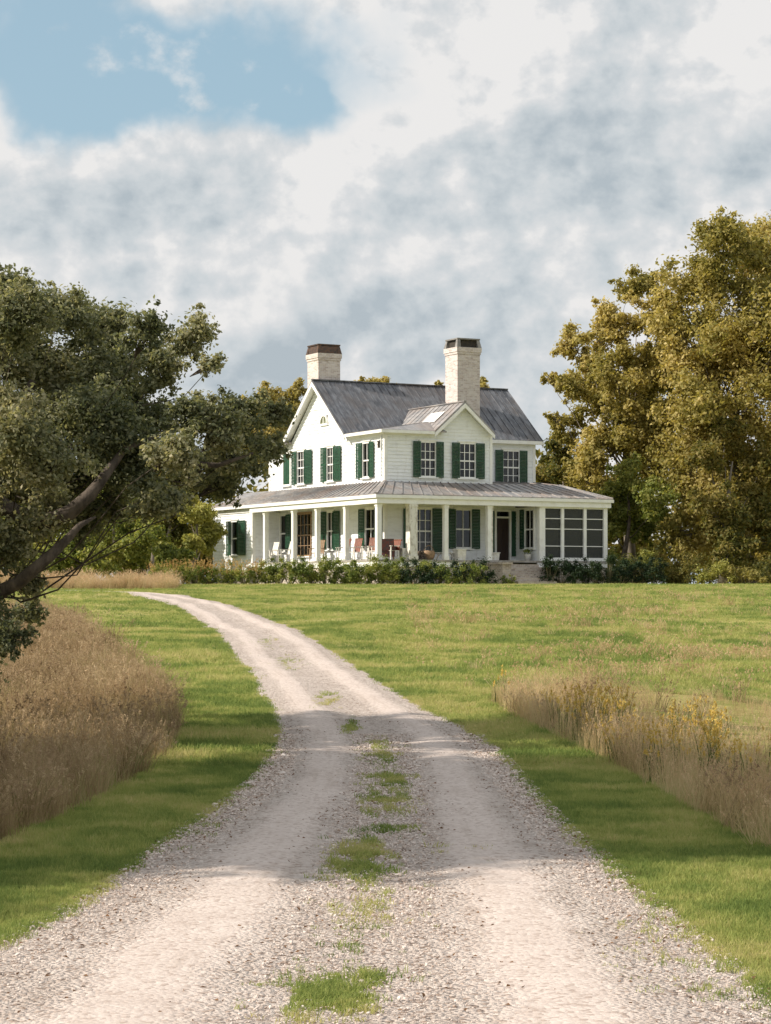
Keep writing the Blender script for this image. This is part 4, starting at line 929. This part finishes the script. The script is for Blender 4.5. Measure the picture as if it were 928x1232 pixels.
# ---------------------------------------------------------------- plants
def leaves(centres, radii, counts, size, flat=1.0, seed=0, upbias=.4, aspect=.55):
    """many small rhombic leaves in gaussian-shell clumps; returns vertex array"""
    r = np.random.default_rng(seed); c = np.repeat(np.asarray(centres, float), counts, 0); rr = np.repeat(np.asarray(radii, float), counts, 0)
    n = len(c); d = r.normal(size=(n, 3)); d /= np.linalg.norm(d, axis=1)[:, None]
    rad = rr*np.minimum(np.abs(r.normal(0,.6,n)), 1.35-.2*r.random(n)); p = c+d*rad[:, None]*np.array([1, 1, flat])
    nrm = d*.8+r.normal(size=(n, 3))*.75+np.array([0, 0, upbias]); nrm /= np.linalg.norm(nrm, axis=1)[:, None]
    t_ = np.cross(nrm, r.normal(size=(n, 3))); t_ /= np.linalg.norm(t_, axis=1)[:, None]; b_ = np.cross(nrm, t_)
    s = (size*r.uniform(.6, 1.3, n))[:, None]
    v = np.stack([p-t_*s*.5, p-b_*s*aspect*.5+nrm*s*.08, p+t_*s*.5, p+b_*s*aspect*.5+nrm*s*.08], 1)
    return v.reshape(-1, 3)
def make_tree(name, label, base, lobes, size, nleaf, lmat, bmat='greybark', trunk_r=.3, group=None, seed=1, cat='tree', sub=12, subr=.34, limbs=None, shell=.55, cname='crown', tname='trunk', flat=.85, twigs=True, lk=.5):
    r = random.Random(seed); base = Vector(base); root = empty(name, base, 0, label, cat, group)
    cs, rs = [], []
    tb_ = MB()
    top = max(l[2] for l in lobes)-base.z
    cxm = sum(l[0] for l in lobes)/len(lobes)-base.x; cym = sum(l[1] for l in lobes)/len(lobes)-base.y
    H = top*.8; tp = lambda f: Vector((cxm*f*f*.8+math.sin(f*5+seed)*trunk_r*.7, cym*f*f*.8+math.cos(f*4+seed)*trunk_r*.5, H*f))
    tb_.tube([tp(i/7)-Vector((0, 0, .3 if i == 0 else 0)) for i in range(8)], [trunk_r*(1.35 if i == 0 else 1.05-.13*i) for i in range(8)], 9)
    for (lx, ly, lz, lr) in lobes:
        L_ = Vector((lx, ly, lz))-base
        f0 = max(.22, min(.92, (L_.z-L_.length*.25)/H*.75)); s = tp(f0)
        mid = s.lerp(L_, .5)+Vector((r.uniform(-1, 1), r.uniform(-1, 1), r.uniform(-.2, .6)))*lr*.35
        r0 = trunk_r*lk*(1-.56*f0)
        ln = (L_-s).length; wob = lambda k_: Vector((r.gauss(0, 1), r.gauss(0, 1), r.gauss(0, 1)))*ln*k_
        bez = lambda t_: s*(1-t_)**2+mid*2*t_*(1-t_)+L_*t_*t_+Vector((0, 0, -math.sin(t_*math.pi)*ln*r.choice((-.05, .06, .09))))
        pth = [s]+[bez(t_)+wob(.014) for t_ in (.14, .28, .42, .56, .7, .85)]+[L_]
        tb_.tube(pth, [r0*q_ for q_ in (1, .85, .7, .58, .47, .38, .30, .2)], 6); mid = pth[5]
        for k in range(sub):
            d = Vector((r.gauss(0, 1), r.gauss(0, 1), r.gauss(0, 1))).normalized(); q = r.uniform(shell, 1.02)
            c = L_+Vector((d.x, d.y, d.z*flat))*lr*q; sr = lr*subr*r.uniform(.6, 1.25); cs.append(c); rs.append(sr)
            if twigs: tb_.tube([mid.lerp(L_, .75), (L_+c)/2+Vector((r.uniform(-1, 1), r.uniform(-1, 1), .3))*lr*.08, c, c+d*sr*.6], [r0*.28, r0*.18, r0*.10, r0*.04], 4, False)
            # stray sprays that roughen the outline
            if r.random() < .5:
                c2 = c+d*sr*r.uniform(.8, 1.3); cs.append(c2); rs.append(sr*.45)
    rs_ = np.array(rs); wgt = rs_**2; cnt = np.maximum((nleaf*wgt/wgt.sum()*np.random.default_rng(seed).uniform(.55, 1.45, len(rs_))).astype(int), 4)
    v = leaves(cs, rs, cnt, size, .8, seed)
    tb_.build(tname, M[bmat], root, True, recalc=False)
    np_mesh(cname, v, np.full(len(v)//4, 4), lmat, root)
    return root
M['oakleaf'] = leaf_mat('live_oak_leaves', [(.06, .08, .045), (.17, .19, .11), (.32, .32, .20), (.52, .48, .33)], .45, .6)
M['goldleaf'] = leaf_mat('golden_autumn_leaves', [(.14, .145, .04), (.31, .275, .085), (.46, .385, .14), (.62, .51, .23)], .42, .25)
M['olivelf'] = leaf_mat('olive_green_leaves', [(.045, .06, .018), (.12, .13, .035), (.24, .20, .06), (.33, .26, .09)], .42, .25)
M['greenlf'] = leaf_mat('woodland_green_leaves', [(.06, .09, .025), (.16, .20, .05), (.29, .31, .085), (.44, .40, .13)], .45, .3)
M['yellowlf'] = leaf_mat('yellow_leaves', [(.16, .18, .05), (.34, .34, .09), (.52, .47, .16)], .35, .5)
M['darklf'] = leaf_mat('dark_shrub_leaves', [(.010, .022, .010), (.022, .045, .018), (.05, .075, .025)], .2, .8)
M['shrublf'] = leaf_mat('garden_shrub_leaves', [(.04, .075, .02), (.12, .17, .04), (.28, .32, .08), (.45, .43, .14)], .4, 1.2)
M['orangelf'] = leaf_mat('orange_plumes', [(.34, .20, .08), (.52, .35, .15), (.60, .46, .22)], .3, 1.2)

def LB(lst, d, jit, seed):
    """lobes given as seen from the lane at distance d: (x px, y px, radius px)"""
    r = random.Random(seed); out = []
    for (px, py, pr_) in lst:
        dd = d+r.uniform(-jit, jit); out.append(((px-CX)/F*dd, dd, 2+(HY-py)/F*dd, pr_/F*dd))
    return out
# live oak at the left
OD = 29.5
oak_l = [(15, 655, 32), (35, 700, 22), (-10, 760, 34), (60, 500, 46), (140, 545, 44), (210, 545, 34), (60, 560, 40), (265, 580, 28), (180, 600, 30), (60, 620, 34), (130, 480, 40), (10, 345, 30), (150, 430, 34), (270, 520, 28), (100, 620, 28), (20, 385, 50), (75, 372, 38), (125, 392, 36), (-60, 400, 80), (50, 440, 58), (120, 445, 48), (180, 402, 30), (232, 408, 30), (196, 445, 32), (105, 505, 52), (25, 520, 60), (178, 500, 40), (240, 500, 34), (292, 500, 30), (335, 498, 20), (285, 545, 34), (235, 565, 34), (170, 565, 42), (95, 575, 42), (15, 585, 42), (320, 540, 24), (-90, 520, 85), (-40, 620, 60), (8, 768, 24), (-25, 720, 40), (30, 735, 18), (-70, 800, 50), (130, 610, 26), (200, 600, 24), (255, 440, 16), (-180, 450, 110), (-200, 580, 90), (-260, 520, 80)]
ob = Vector(((-135-CX)/F*OD, OD+.5, hz1((-135-CX)/F*OD, OD+.5)))
oak = make_tree('live_oak', 'live oak with dark crooked limbs and small grey-green leaves reaching in from the left edge', ob, LB(oak_l, OD, 2.1, 3), .064, 420000, M['oakleaf'], 'bark', .34, None, 5, sub=22, subr=.52, shell=.35, flat=.8, lk=.085)
# two heavy visible limbs
lm = MB(); W = lambda px, py, d: Vector(((px-CX)/F*d, d, 2+(HY-py)/F*d))-ob
lm.tube([W(-130, 720, OD), W(-60, 640, 29), W(0, 606, 28.6), (W(28, 622, 28.5)), W(55, 628, 28.3), W(85, 616, 28.2), W(108, 596, 28.2), W(128, 570, 28.4), W(150, 540, 28.6), W(200, 520, 28.8)], [.26, .17, .125, .115, .11, .10, .085, .065, .045, .02], 9)
lm.tube([W(-120, 800, OD), W(-50, 742, 28.8), W(0, 712, 28.2), W(24, 700, 28), W(42, 684, 27.9), W(62, 668, 27.9), W(84, 646, 28), W(96, 632, 28), W(115, 622, 28.2)], [.22, .13, .095, .085, .08, .07, .055, .04, .015], 9)
lm.tube([W(-100, 640, OD), W(-20, 560, 29.5), W(40, 520, 30), W(120, 500, 30), W(190, 555, 29.5), W(262, 560, 29.4), W(305, 545, 29.4)], [.2, .14, .11, .08, .055, .035, .015], 8)
lm.build('limb', M['bark'], oak, True, recalc=False)
# the taller oak just outside the left edge whose crown shades the lane
o2 = []
rr0 = random.Random(9)
for i in range(64):
    a = rr0.uniform(0, 6.28); q = math.sqrt(rr0.random()); z_ = rr0.uniform(-1, 1)
    o2.append((-12.9+4.3*q*math.cos(a)*math.sqrt(1-z_*z_*.6), 18.9+5.6*q*math.sin(a)*math.sqrt(1-z_*z_*.6), 8.6+2.7*z_, rr0.uniform(1.2, 1.9)))
make_tree('live_oak', 'taller live oak outside the left edge whose shadow crosses the lane', (-12.9, 19.0, hz1(-12.9, 19.0)), o2, .21, 180000, M['oakleaf'], 'bark', .38, None, 8, sub=14, subr=.6, lk=.25)

GB = GZ-.02
def far_tree(label, bpx, d, lst, n, m_, size=.27, tr_=.3, seed=1, jit=3, sub=18, group=None, bark='greybark', name='autumn_tree', subr=.46, shell=.4):
    bx_ = (bpx-CX)/F*d; return make_tree(name, label, (bx_, d, GB), LB(lst, d, jit, seed), size, n, m_, bark, tr_, group, seed, sub=sub, subr=subr, shell=shell, lk=.26)
gr = 'autumn trees right of the house'
far_tree('tallest golden-brown autumn tree at the right edge, its crown rising above every other tree', 895, 124, [(868, 300, 40), (905, 298, 42), (950, 320, 60), (832, 340, 38), (880, 372, 58), (800, 500, 30), (812, 540, 30), (845, 455, 30), (900, 430, 40), (860, 520, 36), (940, 410, 75), (838, 412, 50), (888, 465, 66), (845, 495, 50), (900, 545, 66), (835, 570, 44), (960, 530, 80), (870, 620, 50), (925, 640, 50), (805, 390, 30), (1010, 450, 70), (980, 640, 60), (830, 640, 36)], 230000, M['goldleaf'], .24, .42, 21, 3.5, 22, gr)
far_tree('golden tree with an open ragged crown between the house and the tallest tree', 762, 129, [(768, 345, 26), (748, 382, 30), (790, 375, 34), (690, 412, 24), (722, 402, 26), (760, 430, 36), (800, 440, 36), (692, 462, 24), (728, 478, 34), (775, 500, 42), (688, 520, 22), (735, 545, 36), (790, 560, 42), (700, 565, 26), (750, 600, 36), (660, 455, 10), (672, 505, 13), (745, 455, 36), (715, 445, 28), (770, 470, 34), (760, 520, 36), (710, 580, 30), (790, 450, 34)], 150000, M['goldleaf'], .23, .36, 22, 3.2, 18, gr, subr=.38, shell=.4)
far_tree('low green tree behind the screened porch, in front of the golden trees', 752, 121, [(745, 600, 26), (765, 628, 26), (730, 625, 22), (785, 600, 26), (760, 575, 22)], 30000, M['greenlf'], .20, .22, 23, 1.8, 14, name='green_tree', bark='bark')
far_tree('olive-green tree right behind the gable end of the house', 678, 134, [(672, 540, 20), (690, 570, 26), (662, 580, 22), (700, 610, 28), (672, 618, 26)], 26000, M['olivelf'], .27, .25, 24, 2, 13, name='olive_green_tree')
far_tree('green-leaved tree with dark hollows in front of the tallest golden tree', 870, 118, [(850, 545, 22), (872, 520, 22), (895, 600, 36), (860, 620, 34), (920, 560, 26), (930, 650, 36), (880, 665, 26), (905, 690, 22)], 60000, M['olivelf'], .21, .26, 25, 1.8, 14, name='olive_green_tree')
gl2 = 'autumn tree tops behind the house'
far_tree('golden tree top just left of the left chimney', 335, 138, [(345, 485, 22), (318, 492, 22), (300, 510, 24), (352, 520, 26), (325, 540, 34), (360, 470, 12)], 44800, M['goldleaf'], .21, .3, 26, 2, 13, gl2)
far_tree('golden tree top showing over the ridge between the chimneys', 442, 141, [(440, 464, 14), (420, 466, 12), (462, 466, 12), (478, 470, 7), (440, 490, 26), (410, 480, 14)], 30799, M['goldleaf'], .21, .3, 27, 2, 13, gl2)
far_tree('sparse golden tree top behind the right chimney', 560, 140, [(528, 464, 6), (552, 462, 10), (580, 460, 7), (560, 480, 20), (520, 472, 8)], 12600, M['goldleaf'], .21, .25, 28, 2, 10, gl2)
# woodland edge at the far left
gw_ = 'trees at the woodland edge left of the house'
wood = [('green tree furthest left in the woodland edge, behind the oak limbs', -40, 126, [(-60, 560, 60), (-20, 600, 50), (-80, 640, 60), (10, 650, 40), (-30, 520, 40)], 'greenlf', 31),
        ('green tree behind the fork of the oak limbs', 60, 130, [(50, 590, 40), (90, 580, 34), (30, 640, 36), (80, 640, 36), (60, 560, 30)], 'greenlf', 32),
        ('mid-green tree with a slim trunk, left of the yellow tree', 140, 124, [(130, 600, 34), (160, 590, 30), (120, 645, 30), (165, 640, 32), (140, 570, 26)], 'greenlf', 33),
        ('olive tree behind the yellow one, beside the enclosed room', 200, 133, [(195, 580, 34), (225, 600, 28), (180, 620, 30), (215, 640, 30), (245, 590, 20)], 'olivelf', 34),
        ('bright yellow-green tree left of the enclosed room', 236, 121, [(236, 622, 20), (222, 600, 15), (250, 640, 16), (246, 655, 14), (228, 652, 12), (240, 615, 10), (205, 665, 12)], 'yellowlf', 35),
        ('low green tree standing at the end of the lane', 180, 116, [(170, 655, 20), (195, 668, 20), (150, 668, 22), (215, 672, 18), (180, 640, 14)], 'greenlf', 36),
        ('leafy green tree at the end of the lane, left of the low one', 105, 115, [(95, 660, 22), (120, 672, 20), (70, 670, 24), (105, 640, 18), (40, 675, 24)], 'greenlf', 37)]
for (lab, bp, d, lst, mt, sd) in wood: far_tree(lab, bp, d, lst, 34000, M[mt], .20, .2, sd, 2, 14, gw_, name='woodland_tree')
# more woodland beyond the frame edges and behind, so the place has a backdrop from other positions
far = []
r = random.Random(77); V_ = []
for i in range(300):
    x = r.uniform(-150, 170); y = 165+r.uniform(0, 26)+abs(x)*.05; hh = r.uniform(4, 11)
    far.append((x, y, GB+hh*.5, hh*.5))
sub_c, sub_r = [], []
for (x, y, z_, q) in far:
    for k in range(9):
        d = Vector((r.gauss(0, 1), r.gauss(0, 1), r.gauss(0, 1))).normalized(); sub_c.append((x+d.x*q*.8, y+d.y*q*.8, max(z_+d.z*q*.8, GB+.3))); sub_r.append(q*.42)
v = leaves(sub_c, sub_r, np.full(len(sub_c), 95), .75, .9, 5)
tag(np_mesh('distant_wood', v, np.full(len(v)//4, 4), M['olivelf']), kind='stuff')

# shrubs
def make_shrub(name, label, x, y, w, h, m_, n, seed, group=None, size=.09, plume=None, z=None):
    z = hz1(x, y)-.02 if z is None else z; r = random.Random(seed); root = empty(name, (x, y, z), r.uniform(0, 6.28), label, 'shrub', group)
    cs, rs = [], []; st_ = MB()
    for k in range(22):
        a = r.uniform(0, 6.28); q = math.sqrt(r.random()); c = Vector((w*.5*q*math.cos(a), w*.5*q*math.sin(a), h*r.uniform(.15, .9)*(1-.35*q*q))); cs.append(c); rs.append(min(w, h)*r.uniform(.13, .26))
        st_.tube([(c.x*.2, c.y*.2, 0), (c.x*.7, c.y*.7, c.z*.6), tuple(c)], [.014, .010, .006], 4, False)
    st_.build('stem', M['stem'], root, recalc=False)
    v = leaves(cs, rs, np.full(len(cs), n//len(cs)), size, .95, seed, .5); np_mesh('foliage', v, np.full(len(v)//4, 4), m_, root)
    if plume:
        pc = []; pr2 = []
        for k in range(26):
            a = r.uniform(0, 6.28); q = math.sqrt(r.random()); bx_, by_ = w*.5*q*math.cos(a), w*.5*q*math.sin(a)
            for j in range(4): pc.append((bx_*(1+.1*j), by_*(1+.1*j), h*(.55+.13*j)+r.uniform(-.16, .16))); pr2.append(.05)
        v = leaves(pc, pr2, np.full(len(pc), 8), .06, 1.6, seed+1, .2, .35); np_mesh('plumes', v, np.full(len(v)//4, 4), plume, root)
    return root
sides = ['first', 'second', 'third', 'fourth', 'fifth', 'sixth', 'seventh', 'eighth', 'ninth', 'tenth', 'eleventh', 'twelfth', 'thirteenth']
# left bed: orange-plumed clumps
px0 = 196; i = 0
for i in range(9):
    px = 192+i*14.5; d = 104.0+rnd.uniform(-.4, .6); x = (px-CX)/F*d
    make_shrub('plumed_shrub', '%s orange-plumed shrub from the left in the bed below the enclosed room' % sides[i], x, d, rnd.uniform(.8, 1.1), rnd.uniform(.95, 1.2), M['shrublf'], 2200, 100+i, 'orange-plumed shrubs at the left end of the bed', .07, M['orangelf'])
for i in range(20):
    px = 322+i*13.6; d = 104.3+rnd.uniform(-.4, .5); x = (px-CX)/F*d; dark = i > 12
    if i <= 12: lb_ = '%s leafy green shrub from the left in the hedge below the side porch' % sides[i]
    else: lb_ = '%s dark green shrub from the left in the bed below the front porch' % sides[i-13]
    make_shrub('bed_shrub', lb_, x, d, rnd.uniform(.95, 1.35), rnd.uniform(1.2, 1.6)*(1.0 if i <= 12 else rnd.uniform(.8, 1.1)), M['darklf'] if dark and i % 2 else M['shrublf'], 3200, 130+i, 'green shrubs in the bed in front of the porch', .085)
for i in range(10):
    px = 662+i*14.0; d = 110.5+rnd.uniform(-.5, .6)+i*.15; x = (px-CX)/F*d
    make_shrub('dark_shrub', '%s dark shrub from the left in the row right of the steps' % sides[i], x, d, rnd.uniform(.9, 1.3), rnd.uniform(1.3, 1.8), M['darklf'], 3200, 160+i, 'dark shrubs right of the steps', .085)
for (px, d, w, h, mt, lab) in ((772, 113.5, 2.0, 2.0, 'yellowlf', 'yellow-green shrub behind the row of dark shrubs at the right corner of the house'), (800, 115, 1.8, 1.2, 'yellowlf', 'smaller yellow-green shrub right of the dark row'), (740, 117, 2.0, 2.2, 'greenlf', 'mid-green shrub behind the right porch corner'),
                               (828, 114, 2.2, 1.8, 'olivelf', 'olive shrub under the left side of the tallest tree'), (862, 113, 2.0, 1.3, 'yellowlf', 'tan-yellow shrub at the foot of the tallest tree'), (900, 112.5, 2.4, 1.1, 'goldleaf', 'brownish low shrub at the right edge of the lawn'), (935, 113, 2.6, 1.6, 'olivelf', 'olive shrub cut by the right edge of the picture'),
                               (612, 109.2, .7, .55, 'shrublf', 'small plant growing beside the brick steps'), (582, 108.6, .8, .6, 'darklf', 'dark low plant left of the brick cheek wall')):
    make_shrub('shrub', lab, (px-CX)/F*d, d, w, h, M[mt], 5200 if w > 1.5 else 1300, int(px), None, .12 if w > 1.5 else .07)
# potted plant by the screened room
pp_ = empty('potted_plant', (0, 0, 0), 0, 'potted plant with pale flowers against the screened room wall', 'potted plant')
b_ = MB(); b_.tube([(0, 0, 0), (0, 0, .28), (0, 0, .32)], [.13, .18, .19], 14); b_.build('pot', M['whitewood'], pp_, True)
v = leaves([(0, 0, .5), (.12, .05, .45), (-.12, 0, .48)], [.2, .16, .16], [160, 100, 100], .06, 1, 3); np_mesh('foliage', v, np.full(len(v)//4, 4), M['shrublf'], pp_)
put(pp_, 8.72, .55, 0)
print('done')
